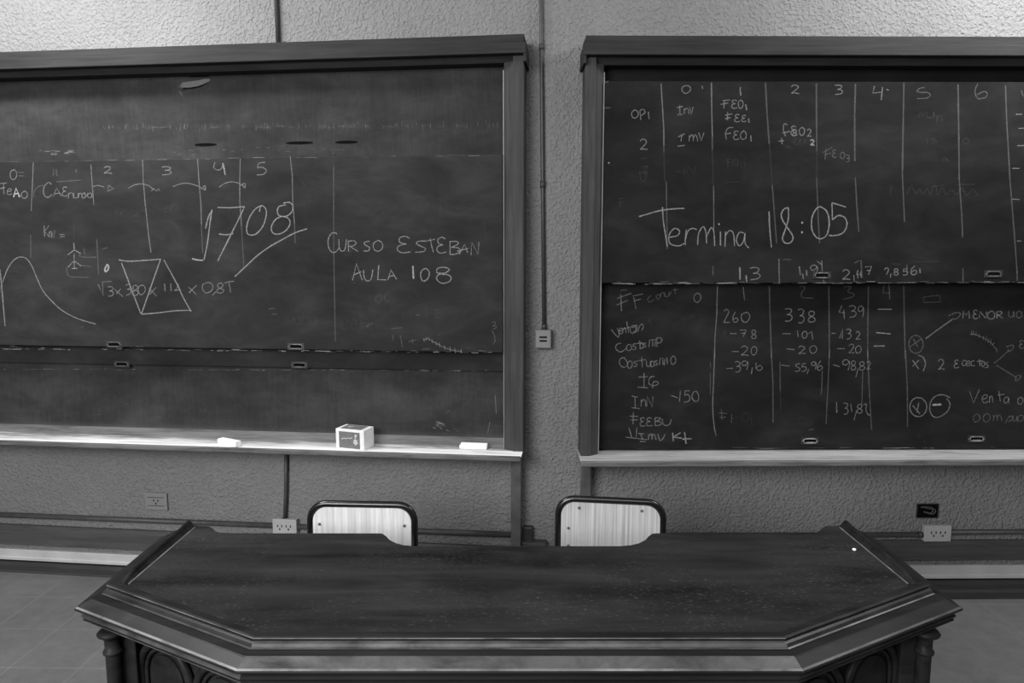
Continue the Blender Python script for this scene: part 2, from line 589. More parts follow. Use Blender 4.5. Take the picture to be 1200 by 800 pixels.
def chalk_mesh(entries, W, d, crop):
    """entries: (level, width_px, spec...) -> ribbons lying on the board at distance d"""
    cx, cy, s = crop
    bms = NB()
    lv = sorted({e[0] for e in entries})
    k = 0
    for e in entries:
        level, wpx = e[0], e[1]
        for spec in e[2:]:
            kind, rest = spec[0], spec[1:]
            strokes = []
            if kind in '~|':
                pts = [tuple(float(q) for q in p.split(',')) for p in rest.split()]
                strokes.append((kind, pts))
            elif kind == 'o':                       # ellipse x0,y0,x1,y1
                x0, y0, x1, y1 = [float(q) for q in rest.split(',')]
                pts = [((x0 + x1) / 2 + (x1 - x0) / 2 * cos(a), (y0 + y1) / 2 + (y1 - y0) / 2 * sin(a)) for a in [i * 2 * pi / 10 - 1.2 for i in range(11)]]
                strokes.append(('~', pts))
            elif kind == '.':                       # dots
                for p in rest.split():
                    x, y = [float(q) for q in p.split(',')]
                    strokes.append(('|', [(x - 0.35 * wpx / s, y), (x + 0.35 * wpx / s, y + 0.1 / s)]))
            else:                                   # '@C x0,y0,x1,y1 C x0,...'
                tk = rest.split()
                for ch, bb in zip(tk[0::2], tk[1::2]):
                    x0, y0, x1, y1 = [float(q) for q in bb.split(',')]
                    for g in GL[ch]:
                        pts = [tuple(float(q) for q in p.split(',')) for p in g[1:].split()]
                        jit = 0.025
                        pts = [(x0 + (a + random.uniform(-jit, jit)) * (x1 - x0), y0 + (b + random.uniform(-jit, jit)) * (y1 - y0)) for a, b in pts]
                        strokes.append((g[0], pts))
            for kd, pts in strokes:
                if kd == '~' and len(pts) > 2:
                    pts = catmull(pts, 5)
                elif len(pts) > 1:
                    q = []
                    for a, b in zip(pts, pts[1:]):
                        L = max(1, int(sqrt((a[0] - b[0]) ** 2 + (a[1] - b[1]) ** 2) * s / 12))
                        q += [(a[0] + (b[0] - a[0]) * i / L, a[1] + (b[1] - a[1]) * i / L) for i in range(L)]
                    pts = q + [pts[-1]]
                k += 1
                dd = d + 0.0005 + 0.00002 * (k % 40)
                P = [Vector(W.at(cx + x * s, cy + y * s, dd)) for x, y in pts]
                hw = wpx * 0.39 / 258.0
                prev = None
                n = len(P)
                for i, p in enumerate(P):
                    t = P[min(i + 1, n - 1)] - P[max(i - 1, 0)]
                    if t.length < 1e-7:
                        t = Vector((1, 0))
                    t.normalize()
                    nn = Vector((-t.y, t.x)) * hw * random.uniform(0.78, 1.2)
                    a = bms.verts.new((p.x + nn.x, -dd, p.y + nn.y))
                    b = bms.verts.new((p.x - nn.x, -dd, p.y - nn.y))
                    if prev:
                        f = bms.faces.new((prev[0], prev[1], b, a))
                        f.material_index = lv.index(level)
                    prev = (a, b)
    return bms, [CH[q] for q in lv]


def island_groups(bm):
    """strokes that stand close together (a word, a figure) as one group of faces"""
    seen, isl = set(), []
    for f in bm.faces:
        if f in seen:
            continue
        st, fs = [f], []
        seen.add(f)
        while st:
            g = st.pop()
            fs.append(g)
            for e in g.edges:
                for h in e.link_faces:
                    if h not in seen:
                        seen.add(h)
                        st.append(h)
        vs = [v.co for q in fs for v in q.verts]
        isl.append((fs, [min(c[i] for c in vs) for i in range(3)], [max(c[i] for c in vs) for i in range(3)]))
    n = len(isl)
    par = list(range(n))

    def find(i):
        while par[i] != i:
            i = par[i]
        return i
    for i in range(n):
        for j in range(i):
            A, B = isl[i], isl[j]
            gap = sqrt(sum(max(0, A[1][k] - B[2][k], B[1][k] - A[2][k]) ** 2 for k in range(3)))
            size = max(max(A[2][k] - A[1][k] for k in range(3)), max(B[2][k] - B[1][k] for k in range(3)))
            if gap <= max(0.0195, 0.49 * size):
                par[find(i)] = find(j)
    out = {}
    for i in range(n):
        out.setdefault(find(i), []).extend(isl[i][0])
    return list(out.values())


def writing(entries, W, d, crop, parent, shift, label, name='chalk_lettering'):
    bm, mats = chalk_mesh(entries, W, d, crop)
    for f in bm.faces:
        f.normal_update()
        if f.normal.y > 0:
            f.normal_flip()
    if name == 'chalk_speck' or 'ghost' in label or 'wiped' in label:
        o = obj(name if name == 'chalk_speck' else 'chalk_ghost', bm, mats, parent, shift, auto=False)
        o['label'] = label
        o['kind'] = 'stuff'
        return
    gs = island_groups(bm)
    for g in gs:
        nb = NB()
        mp = {}
        for f in g:
            q = nb.faces.new([mp.setdefault(v, None) or mp.__setitem__(v, nb.verts.new(v.co)) or mp[v] for v in f.verts])
            q.material_index = f.material_index
        o = obj(name, nb, mats, parent, shift, auto=False)
        o['label'] = label if len(gs) == 1 else 'white chalk handwriting'
    bm.free()


def smear(W, d, px0, px1, yfun, n, amp, lmin, lmax, wpx, levels, vertical=False):
    """loose chalk marks scattered along a line"""
    out = []
    for i in range(n):
        x = random.uniform(px0, px1)
        y = yfun(x) + random.gauss(0, amp)
        L = random.uniform(lmin, lmax)
        if vertical:
            out.append((random.choice(levels), wpx, '|%.1f,%.1f %.1f,%.1f' % (x, y - L / 2, x + random.uniform(-.4, .4), y + L / 2)))
        else:
            out.append((random.choice(levels), wpx * random.uniform(.6, 1.3), '|%.1f,%.1f %.1f,%.1f' % (x, y, x + L, yfun(x + L) + y - yfun(x))))
    return out


def make_pull(W, px, py, d, parent, shift, bright):
    """recessed finger pull: stamped frame plate, rounded rim and dark cup"""
    u, z = W.at(px, py, d)
    bm = NB()
    hw, hh = 0.041, 0.0165
    add_box(bm, (u - hw, -d - 0.0025, z - hh), (u + hw, -d + 0.004, z + hh), 0.0012, 0)
    ring = []
    rw, rh = 0.031, 0.0105
    for k in range(20):
        a = 2 * pi * k / 20
        cxx = (rw - rh) * (1 if cos(a) > 0.01 else -1 if cos(a) < -0.01 else 0)
        ring.append((u + cxx + rh * cos(a), -d - 0.003, z + rh * sin(a)))
    add_tube(bm, ring, 0.0022, 6, 1, True, True)
    f = bm.faces.new([bm.verts.new((p[0], -d - 0.0031, p[2])) for p in ring])
    f.material_index = 2
    # light caught low inside the cup, put in as a paler bar
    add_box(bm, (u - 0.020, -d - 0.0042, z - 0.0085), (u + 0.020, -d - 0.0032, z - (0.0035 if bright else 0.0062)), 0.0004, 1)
    for sx in (-1, 1):
        add_tube(bm, [(u + sx * 0.037, -d - 0.0026, z), (u + sx * 0.037, -d - 0.004, z)], 0.0025, 8, 1)
    return obj('recessed_pull', bm, [M['pull_plate'], M['pull'] if bright else M['pull_dull'], M['black']], parent, shift)


def quad_panel(W, u0, u1, z0, z1, d0, d1, bev=0.002):
    bm = NB()
    add_box(bm, (u0, -d1, z0), (u1, -d0, z1), bev)
    return bm


# ------------------------------------------------------------------ LEFT CHALKBOARD
uR = WL.u(613.5, 300, 0.12)
uI = WL.u(601, 300, 0.12)
uE = WL.u(591, 300, 0.09)
uL = UL + 0.35
zc0 = WL.z(590, 39.7, 0.14)
zc1 = WL.z(590, 49.8, 0.15)
zr1 = WL.z(590, 62.5, 0.15)
zi1 = WL.z(590, 73.5, 0.09)
zt0 = WL.z(590, 534.5, 0.20)         # tray top
zt1 = WL.z(590, 541, 0.20)
print('tray', tuple(round(q, 3) for q in WL.I @ onz(266, 524.5, zt0)))
print('left board z', zc0, zr1, zt0, zt1, 'u', uL, uR)
O = ((uL + uR) / 2, 0, 0)
board = thing('chalkboard', 'left chalkboard, dusty, with CURSO ESTEBAN AULA 108 chalked on its sliding panel', 'chalkboard', WL.M @ Matrix.Translation(O), 'classroom chalkboards')
M['backL'] = mat_slate('board_backing_painted_wood', 0.024, 0.024, 0.16, (zt0 + 0.008, zt0 + 0.070))


def build_frame(W, uo, ui, ue, ul, s, root, tray_mat, z, far):
    """uo outer, ui middle, ue inner edge of the stile nearest the middle of the wall; s=+1 when that stile is on the right"""
    zc0, zc1, zr1, zi1, zt0, zt1 = z
    lo, hi = (ul, uo) if s > 0 else (uo, ul)
    tl, th = (ul - 0.004, far) if s > 0 else (far, ul + 0.004)
    bm = NB()
    add_box(bm, (lo - 0.002, -0.135, zc1 - 0.006), (hi + 0.002, -0.004, zc0), 0.004)
    obj('header_cap', bm, M['frame'], root, O)
    bm = NB()
    add_box(bm, (lo - 0.012, -0.152, zr1), (hi + 0.012, -0.004, zc1), 0.003)
    obj('header_rail', bm, M['frame'], root, O)
    for e in (lo - 0.0125, hi + 0.0005):
        bm = NB()
        add_box(bm, (e, -0.150, zr1 - 0.034), (e + 0.012, -0.004, zr1 - 0.0005), 0.002)
        obj('end_block', bm, M['frame'], root, O)
    # stiles: near one and the far one out of the picture
    wd = abs(uo - ui)
    for e, sg in ((uo, s), (ul, -s)):
        a, b = sorted((e, e - sg * wd))
        bm = NB()
        add_box(bm, (a, -0.120, zt0 + 0.0005), (b, -0.004, zr1 - 0.0005), 0.003)
        obj('stile', bm, M['frame_v'], root, O)
        c = e - sg * wd
        g = e - sg * abs(uo - ue)
        bm = NB()
        pr = [(c, -0.112), (g, -0.088), (g, -0.024), (c, -0.024)]
        add_prism(bm, pr if sg > 0 else pr[::-1], zt0 + 0.0005, zi1 + 0.0, 'z')
        obj('inner_moulding', bm, M['frame_v'], root, O)
        bm = NB()
        g2 = g - sg * 0.0045
        a, b = sorted((g - sg * 0.0002, g2))
        add_box(bm, (a, -0.092, zt0 + 0.004), (b, -0.024, zi1 - 0.03), 0.001)
        obj('guide_strip', bm, M['guide'], root, O)
    a, b = sorted((uo - s * wd, ul + s * wd))
    bm = NB()
    add_prism(bm, [(-0.112, zr1 - 0.0005), (-0.088, zi1), (-0.024, zi1), (-0.024, zr1 - 0.0005)], a, b)
    obj('inner_rail', bm, M['frame'], root, O)
    # chalk tray
    bm = NB()
    add_prism(bm, [(-0.004, zt0), (-0.190, zt0), (-0.1905, zt0 - 0.004), (-0.004, zt0 - 0.004)], tl, th)
    add_box(bm, (tl, -0.202, zt1), (th, -0.184, zt0 + 0.0002), 0.007, 1, 3)
    add_box(bm, (tl + 0.002, -0.185, zt1 + 0.004), (th - 0.002, -0.004, zt0 - 0.0045), 0.002, 1)
    obj('chalk_tray', bm, [tray_mat, M['tray_lip']], root, O)
    return lo, hi


build_frame(WL, uR, uI, uE, uL, 1, board, M['trayL'], (zc0, zc1, zr1, zi1, zt0, zt1), WL.u(610.5, 535, 0.2))
bl = uL + abs(uR - uE)                # inner edge of the far stile
bm = quad_panel(WL, bl - 0.02, uE + 0.02, zt0 + 0.001, zi1 + 0.02, 0.004, 0.022)
back = obj('backing_board', bm, M['backL'], board, O)
# bevelled strip, grey with chalk, where the backing meets the tray
zs = WL.z(480, 510.0, 0.024)
bm = NB()
add_prism(bm, [(-0.0222, zt0 + 0.0005), (-0.0222, zs), (-0.026, zs), (-0.046, zt0 + 0.0005)], bl + 0.002, uE - 0.006)
obj('back_strip', bm, M['strip_wood'], board, O)
# the legs of the stand
for px0, px1 in ((599.5, 611.0),):
    a, b = WL.u(px0, 590, 0.05), WL.u(px1, 590, 0.05)
    for q in ((a, b), (uL + 0.01, uL + 0.01 + b - a)):
        bm = NB()
        add_box(bm, (q[0], -0.082, 0.001), (q[1], -0.042, zt1 + 0.0035), 0.004)
        obj('support_post', bm, M['post'], board, O)
DA, DB = 0.100, 0.044
zA1, zA0 = WL.z(588, 180.5, DA), WL.z(588, 413, DA)
bm = quad_panel(WL, bl + 0.006, uE - 0.006, zA0, zA1, DA - 0.02, DA)
panA = obj('sliding_panel', bm, M['slateL'], board, O)
panA['label'] = 'front sliding panel covered in chalk writing'
zB1, zB0 = WL.z(588, 215, DB), WL.z(588, 435, DB)
bm = quad_panel(WL, bl + 0.006, uE - 0.006, zB0, zB1, DB - 0.018, DB)
panB = obj('sliding_panel', bm, M['slateL'], board, O)
panB['label'] = 'rear sliding panel showing only its bottom strip'
for px, py in ((134, 403.5), (347, 406)):
    make_pull(WL, px, py, DA, panA, O, False)
for px, py in ((143, 426.5), (351, 427.5)):
    make_pull(WL, px, py, DB, panB, O, False)
# slots and the torn strip on the backing board
for px, py, hw in ((241, 169.5, 14), (351, 167.3, 17), (406, 166.5, 14)):
    u, z = WL.at(px, py, 0.022)
    ww = hw / 255
    bm = NB()
    pr = [(u + ww * cos(t), z + 0.007 * sin(t)) for t in [2 * pi * k / 20 for k in range(20)]]
    add_prism(bm, pr, -0.0235, -0.0225, 'y')
    obj('finger_slot', bm, M['black'], back, O)
bm = NB()
a, b = WL.at(222, 89, 0.022)
add_box(bm, (a, -0.0245, b - 0.006), (a + 0.095, -0.0225, b + 0.010), 0.0005, 1)
pts = [(246, 93.5, .026), (240, 95, .032), (232, 97.5, .040), (222, 99, .046), (214, 99.5, .050), (209.5, 103, .052), (210, 107, .052), (214, 112, .048)]
wid = [1, 2.6, 3.2, 3.4, 2.8, 1.2, .7, .4]
pv = None
for (x, y, dd), wv in zip(pts, wid):
    uu, zz = WL.at(x, y, dd)
    A = bm.verts.new((uu, -dd, zz + wv / 255))
    B = bm.verts.new((uu, -dd + 0.0015, zz - wv / 255))
    if pv:
        bm.faces.new((pv[0], pv[1], B, A)).smooth = True
    pv = (A, B)
so = obj('torn_strip', bm, [M['strip'], M['black']], back, O)
so['label'] = 'curled grey strip hanging from the top of the backing'

W, d, P = WL, DA, panA
writing([(3, 1.5, '|39,190 38,215 36.5,247', '|106.5,193 108,215 110,240', '|167,187 168,213 170,237 172,255', '|172,255 174,275 177,296',
              '|231.5,186 233,210 235.5,240 236,263', '|281.5,186 281,210 281,235 283,265', '|340,183 342.5,205 343,235 345,262'),
         (2, 1.4, '|36,275 36,302', '|236,263 237.5,297', '|283,265 285,300 286,315', '|345,262 346,285', '|391,195 391,270 391.5,320 393,400', '|113.3,280 115.6,322'),
         (1, 1.4, '|86,285 87,260', '|40,350 40,362', '|391,183 391,195')],
        W, d, (0, 0, 1), P, O, 'long vertical chalk lines dividing columns')
writing([(3, 1.5, '@0 12,199,19.5,210.5 2 121.5,195,131,203 3 189,195,201,205 5 300,190,312,205', '~252,190 250.5,196 254,199 259,198 262,191'),
         (4, 2.2, '|261,191 262.5,197 264,205'),
         (2, 1.4, '|62,206 63,198 65,205 66,198 67,206', '|89,198 89.5,202', '|21,202 28,202', '|22,206 28,206', '|66,213 80,212 95,211')],
        W, d, (0, 0, 1), P, O, 'column numbers 0 to 5 in chalk')
writing([(3, 1.5, '|0,215 8,214.3', '|4,214.5 4.6,227.5', '|0,221 6,219.5', '@e 8,221,14,228 O 25,224,32,232.5 C 51,214,61,231 A 63,220,72,230 E 73,219,79,230'),
         (5, 2.4, '@A 16,220,23,231'),
         (3, 1.3, '@n 80,225.5,86,232.5 u 86.5,226,92,232 n 92,226,96,232 o 96,226,100,232 v 99,226,103,231 a 102.5,226,108.5,232'),
         (2, 1.3, '~51,217 44,219 39.5,226 40,231', '|94,383 98,383')],
        W, d, (0, 0, 1), P, O, 'chalk words FeAO and CAE nueva')
writing([(3, 1.4, '~109,218.5 115,217.3 122,219', '|127.5,217 126,224 133,221 127.5,217', '~150.5,220.5 158,216.5 167,215.5 175,218 180,222', '|177,223.5 181,221 183,224 186,221 187,224',
              '~202.5,218.5 213,215 222,215 232,218 237,221', '~236,220 240,222.5 241,218 238,219 241.5,223', '~257,219 264,214.5 271,213 278,214 283,217', '~283,216 287,219.5 287,215 284,216 287.5,221')],
        W, d, (0, 0, 1), P, O, 'row of curved chalk arrows')
writing([(3, 1.4, '@K 51,264,58,277.5 n 57.5,271,61,278 N 60,270,64,278.5', '|69.5,275 75.5,274.4', '|70,277.6 76,276.8')],
        W, d, (0, 0, 1), P, O, 'chalk text KN equals')
writing([(4, 1.5, '|86.5,285 87,292.5', '|79.5,298.5 87,292.7 94.8,297.2', '|87,297 86.8,304', '|79.5,313 87,305.3 95,311.5', '|87,306 87.2,315', '|84,314.5 91,314.5'),
         (2, 1.4, '~92,299 98,301 113,301.3', '|95,311 107.5,312.2', '~78,313 79,320 83,324 104,325', '|98.5,291 99.5,299')],
        W, d, (0, 0, 1), P, O, 'small chalk sketch of stacked arrows')
writing([(5, 2.6, '~126,309.5 127.3,312 126.5,316 123.5,318 123,315 125,311 126,309.5')], W, d, (0, 0, 1), P, O, 'heavy chalk blot')
writing([(4, 1.5, '~3,331 8,317 14,307 20,302 25,301 31,303 37,311 43,325 50,340 60,352 72,363 88,372 103,377 112,379.5'),
         (4, 2.0, '~0,316 2,335 4,360 6,382'), (2, 2.5, '|0,335 2,342')], W, d, (0, 0, 1), P, O, 'bell shaped chalk curve')
writing([(4, 1.7, '~139,304.3 150,306 170,305 188.5,303.5', '|142.5,308 165,367.5', '|188,304 166,367', '~165.5,368 185,366.5 205,364 224,363.5', '~192,304.5 206,330 215,349 224,365')],
        W, d, (0, 0, 1), P, O, 'two chalk triangles side by side')
writing([(3, 1.5, '|115,333 121,346.5 120,330.3 130.5,329.5', '@3 126,335.5,133,347 3 147,333,153.5,345.5 8 155,334,162,346 0 162,334,170,345 8 254,331.5,262,343.5',
              '|134,338.5 144,347.5', '|141.5,338.5 136.5,344', '|174.5,337 183.5,347', '|183,336.5 175,345', '|193,332.5 193.5,341.5', '|200,332 200.5,341', '|206,341 208.5,332 212.5,345', '|204,340 212,339.5',
              '|221,336 230,345', '|230.5,334 221.5,343', '@0 237,331,249,343', '|253,341.5 249,346', '~263,331.5 268,330 274.5,329.5', '~268,331 269.5,337 270,342.5'),
         (1, 1.4, '@8 64,338,72,350 1 78,338,80,348 V 96,340,106,350')],
        W, d, (0, 0, 1), P, O, 'chalk sum root 3 x 380 x 11A x 0,85')
writing([(4, 1.8, '~248.5,245.5 246,262 243,285 239,304.5', '~248.5,246 244,255 240.8,268', '|255,243 270,243.4 286.5,242', '~286.5,242 281,254 268,280 255,306', '~256.5,274 265,275 273.5,273.5',
              '~305.5,241 298,246 291,258 289,270 292,275 300,274 308,265 312,252 311,244 306,241 304,248', '~335,240 327,242 325,248 328,253 336,253 342,248 343,241 339,237 332,238',
              '~331,253 323,257 318,266 320,273 327,274 335,270 340,262 338,256 333,253.5', '~275,324 288,312 302,299 316,289 330,281 345,273 360,268'),
         (5, 2.2, '|225,303 231,304.5 238,305')], W, d, (0, 0, 1), P, O, 'large chalk number 1708 with an underline')
writing([(4, 1.35, '~133,235 118,227 95,235 77,275 83,325 105,350 128,345 145,322', '@U 145,268,192,342 R 200,278,262,345 S 298,280,338,342 O 358,275,418,342 E 510,250,595,353 S 622,278,690,347 E 757,258,815,355 B 832,280,900,362 N 970,285,1020,366',
              '|685,280 745,268', '~715,262 725,312 736,350', '|897,362 930,300 950,352', '|885,342 955,325')],
        W, d, (370, 230, .1875), P, O, 'chalk words CURSO ESTEBAN')
writing([(4, 1.6, '|230,525 255,420 290,522', '|240,490 285,470', '@U 300,460,358,527 L 388,428,440,522 0 655,450,708,528', '|450,522 470,460 505,518', '|460,500 492,494', '~795,480 760,478 760,452 800,443 835,455 815,475 765,492 757,520 790,543 835,532 845,505 820,488 790,488'),
         (5, 2.2, '|607,435 611,515')], W, d, (370, 230, .1875), P, O, 'chalk words AULA 108')
writing([(2, 1.3, '|405,204 440,205', '~1030,268 1060,262 1058,285 1038,292 1072,300 1060,316 1040,318', '~1035,335 1055,380 1058,425 1042,448', '|0,300 15,285 50,272', '|200,318 295,308', '|215,370 215,412', '|275,370 295,470', '|345,425 410,410', '|375,400 380,445'),
         (1, 1.4, '@M 300,170,365,242 I 465,150,515,215 B 560,160,635,230 o 70,50,120,105 c 140,30,180,95 V 400,0,440,70', '@2 580,335,625,375'),
         (3, 1.2, '~465,412 490,402 510,400 545,425 580,440 610,460 645,475 690,490 730,500 780,506', '|470,395 475,425', '|490,385 492,415', '|510,385 515,415', '|540,405 543,438', '|570,422 575,455', '|598,432 602,470', '|640,455 645,490', '|685,465 690,510', '|725,480 733,520', '|778,485 782,520')],
        W, d, (430, 340, .14167), P, O, 'faint rubbed chalk notes low on the panel')
writing([(1, 1.4, '@N 336,370,343,380 u 345,371,352,380 n 354,370,362,380 a 364,371,372,380', '@e 400,374,408,386 e 411,374,419,386', '~420,371 424,381 420,391', '@= 427,377,436,384', '@m 135,246,150,254 o 152,247,160,254 n 162,246,172,254', '@N 180,240,190,248 e 192,241,198,248 n 200,240,208,248', '|352,210 358,219', '|517,232 515,255', '|565,258 569,268',
              '@x 420,322,432,333 v 436,318,446,330', '@r 410,290,420,300 e 404,288,409,300 s 410,322,418,332', '@o 440,344,448,354 c 450,344,457,353', '@h 5,1,6,2'.replace('h', 'n')),
         (2, 1.2, '|315,362 322,361', '|318,368 325,368', '|120,292 126,290')], W, d, (0, 0, 1), P, O, 'ghosts of wiped chalk writing')
# chalk caught along the lower edges and on the backing
writing(smear(WL, DA, 2, 575, lambda x: 408.5 + x * 0.0072, 90, 0.4, 2, 11, 0.9, [1, 2, 2, 3, 4]) + smear(WL, DA, 2, 575, lambda x: 406.5 + x * 0.0072, 14, 0.9, 3, 9, 1.0, [2, 2, 3]),
        WL, DA, (0, 0, 1), panA, O, 'chalk dust caught along the lower edge', 'chalk_speck')
writing(smear(WL, DA, 2, 575, lambda x: 189.5 - x * 0.0135, 46, 0.5, 3, 14, 0.8, [1, 1, 2, 3]), WL, DA, (0, 0, 1), panA, O, 'chalk dust along the upper edge', 'chalk_speck')
writing(smear(WL, DB, 2, 575, lambda x: 432.2 + x * 0.0038, 90, 0.35, 2, 11, 0.8, [1, 2, 2, 3]), WL, DB, (0, 0, 1), panB, O, 'chalk dust caught along the lower edge', 'chalk_speck')
writing(smear(WL, 0.022, 100, 585, lambda x: 150 - x * 0.006, 230, 1.8, 2, 8, 0.8, [1, 1, 1, 2, 2], True) + smear(WL, 0.022, 120, 545, lambda x: 150.5 - x * 0.006, 40, 0.9, 4, 16, 1.8, [1])
        + smear(WL, 0.022, 45, 85, lambda x: 178, 14, 1.0, 3, 8, 1.2, [2, 3]) + smear(WL, 0.022, 190, 420, lambda x: 176, 30, 3, 2, 6, 0.9, [1, 2, 2]),
        WL, 0.022, (0, 0, 1), back, O, 'speckled chalk streak across the backing', 'chalk_speck')
e = []
for i in range(34):
    x, y = random.uniform(10, 580), random.uniform(458, 506)
    L = random.uniform(2, 12)
    a = random.uniform(-0.7, 0.7)
    e.append((random.choice([1, 1, 2]), 0.9, '|%.1f,%.1f %.1f,%.1f' % (x, y, x + L * cos(a), y + L * sin(a))))
e += smear(WL, 0.022, 505, 525, lambda x: 497 + (x - 515) * .35, 16, 3.0, 2, 8, 1.2, [2, 3]) + [(3, 1.1, '|580.5,463 581.5,485', '|574,495 572,505 571,508')]
writing(e, WL, 0.022, (0, 0, 1), back, O, 'scratches and chalk marks above the tray', 'chalk_speck')

# ------------------------------------------------------------------ RIGHT CHALKBOARD
vO = WR.u(683.5, 300, 0.12)
vI = WR.u(696, 300, 0.12)
vE = WR.u(704.2, 300, 0.09)
vR = UR - 0.3
zc0 = WR.z(700, 40.7, 0.14)
zc1 = WR.z(700, 51.5, 0.15)
zr1 = WR.z(700, 64, 0.15)
zi1 = WR.z(720, 76, 0.09)
yt0 = WR.z(700, 540.5, 0.20)
yt1 = WR.z(700, 547.5, 0.20)
print('right board z', zc0, zr1, yt0, yt1)
O2 = ((vO + vR) / 2, 0, 0)
O_left = O
O = O2
boardR = thing('chalkboard', 'right chalkboard, darker, with Termina 18:05 chalked on its upper panel', 'chalkboard', WR.M @ Matrix.Translation(O2), 'classroom chalkboards')
build_frame(WR, vO, vI, vE, vR, -1, boardR, M['trayR'], (zc0, zc1, zr1, zi1, yt0, yt1), WR.u(680.5, 541, 0.2))
br = vR - abs(vE - vO)
bm = quad_panel(WR, vE - 0.02, br + 0.02, yt0 + 0.001, zi1 + 0.02, 0.004, 0.022)
backR = obj('backing_board', bm, M['backR'], boardR, O2)
a, b = WR.u(680.5, 570, 0.05), WR.u(691.5, 570, 0.05)
for q in ((a, b), (vR - 0.01 - (b - a), vR - 0.01)):
    bm = NB()
    add_box(bm, (q[0], -0.082, 0.001), (q[1], -0.042, yt1 + 0.0035), 0.004)
    obj('support_post', bm, M['post'], boardR, O2)
DU, DL = 0.100, 0.038
bm = quad_panel(WR, vE + 0.006, br - 0.006, WR.z(712, 331.5, DU), WR.z(712, 95.0, DU), DU - 0.02, DU)
panU = obj('sliding_panel', bm, M['slateR'], boardR, O2)
panU['label'] = 'upper sliding panel with the big words'
bm = quad_panel(WR, vE + 0.006, br - 0.006, WR.z(712, 526.5, DL), WR.z(712, 300, DL), DL - 0.014, DL)
panL = obj('sliding_panel', bm, M['slateR'], boardR, O2)
panL['label'] = 'lower sliding panel with the table of figures'
for px, py in ((963, 322.7), (1164, 321)):
    make_pull(WR, px, py, DU, panU, O2, False)
for px, py in ((949, 516.5), (1144, 514)):
    make_pull(WR, px, py, DL, panL, O2, True)

W, d, P, Os = WR, DU, panU, O2
writing([(2, 2.0, '|774.7,97.5 776,120 777.8,150 778,178', '|833.7,97 834,127 834.8,160 834.7,176', '|897,97 899,135 901.5,168', '|956.7,98 956.8,135 957.3,177', '|1002.5,98 1001.5,135 1001.7,189',
              '|1059.3,97 1058.3,150 1057.5,205', '|1122.7,99 1123.5,150 1124,210', '|1178.3,100 1179.8,142 1183.5,210'),
         (3, 1.2, '|774.7,97.5 776,120 777.8,150 778,170', '|833.7,97 834,127 834.8,160', '|836.2,218 836.6,268'),
         (2, 1.7, '|905,217 907.5,250 910,285', '|957,208 959,260 960.5,285', '|1002.3,208 1004,240 1006.5,272', '|1057.5,205 1060,260', '|1124,210 1127,250 1128,278', '|1183.5,210 1188,265 1192,320', '|780.7,212 781.3,250 782,292'),
         (1, 1.8, '|778,178 779,212', '|834.7,176 836,218', '|901.5,168 905,217', '|957.3,177 957,208')],
        W, d, (0, 0, 1), P, Os, 'vertical chalk lines dividing columns')
C = (705, 90, .15)
writing([(3, 1.5, '@0 628,68,696,128'), (3, 2.2, '|1085,80 1082,100 1088,145'), (3, 1.4, '|785,70 790,95'),
         (3, 1.5, '@O 235,258,285,322', '|305,335 300,265', '~298,262 328,255 338,280 305,305', '|365,272 371,330', '@2 298,488,360,568')],
        W, d, C, P, Os, 'chalk row heads OP1 and 2')
writing([(3, 1.4, '|588,242 635,230', '|610,222 612,285', '|590,295 632,293', '@n 645,245,682,290 v 688,235,716,292 m 685,452,752,505 V 760,435,800,503', '|598,468 650,445', '|627,448 620,505', '|593,542 650,535')],
        W, d, C, P, Os, 'chalk words Inv and Imv')
writing([(3, 1.4, '|930,215 988,204', '|945,186 1002,180', '|960,185 955,248', '@E 1015,180,1060,246 0 1068,182,1105,246 E 1040,293,1080,352 E 1095,300,1130,350 E 1030,423,1075,490 O 1085,423,1130,490', '|965,300 1022,288', '|985,272 982,340', '|965,328 1008,318', '~1030,396 990,400 968,440 975,490', '|968,446 1012,440'),
         (3, 2.0, '|1125,215 1135,262', '|1148,325 1152,358', '|1165,458 1169,505')], W, d, C, P, Os, 'chalk words FEO1, FEE1 and FEO1')
writing([(1, 1.5, '|300,640 360,636', '~320,705 360,700 330,740 350,770', '|285,750 360,745', '|580,740 620,740', '@1 635,710,650,770 H 665,695,730,760'.replace('H', 'N'), '@F 975,640,1010,700 E 1020,645,1050,690 M 1060,640,1120,700'), (5, 2.4, '.57,672'), (2, 2, '|5,243 70,241', '|20,45 55,35')],
        W, d, C, P, Os, 'ghosts of wiped chalk writing')
C = (885, 90, .15)
writing([(3, 1.4, '@2 278,65,346,130 3 620,62,682,138', '|932,72 918,127 985,120', '|1025,98 1045,104'), (3, 1.7, '|995,80 985,180')], W, d, C, P, Os, 'column numbers 2, 3 and 4 in chalk')
writing([(3, 1.5, '~252,376 225,368 220,410 230,445 238,465', '|213,440 272,425', '@E 280,382,322,460 8 292,412,325,460 0 345,395,385,457 2 405,410,440,465', '|183,503 226,497', '|205,475 210,525'), (4, 2, '@2 430,492,462,533'),
         (1, 1.4, '@E 300,480,330,530 E 340,490,365,525 E 380,490,405,525', '@m 240,540,285,565'),
         (2, 1.3, '|528,592 602,550', '|553,562 545,645', '|540,610 592,595', '@E 603,570,635,628 O 665,588,698,640 3 705,610,738,665')], W, d, C, P, Os, 'chalk words FEO2 and FEO3')
C = (1020, 90, .15)
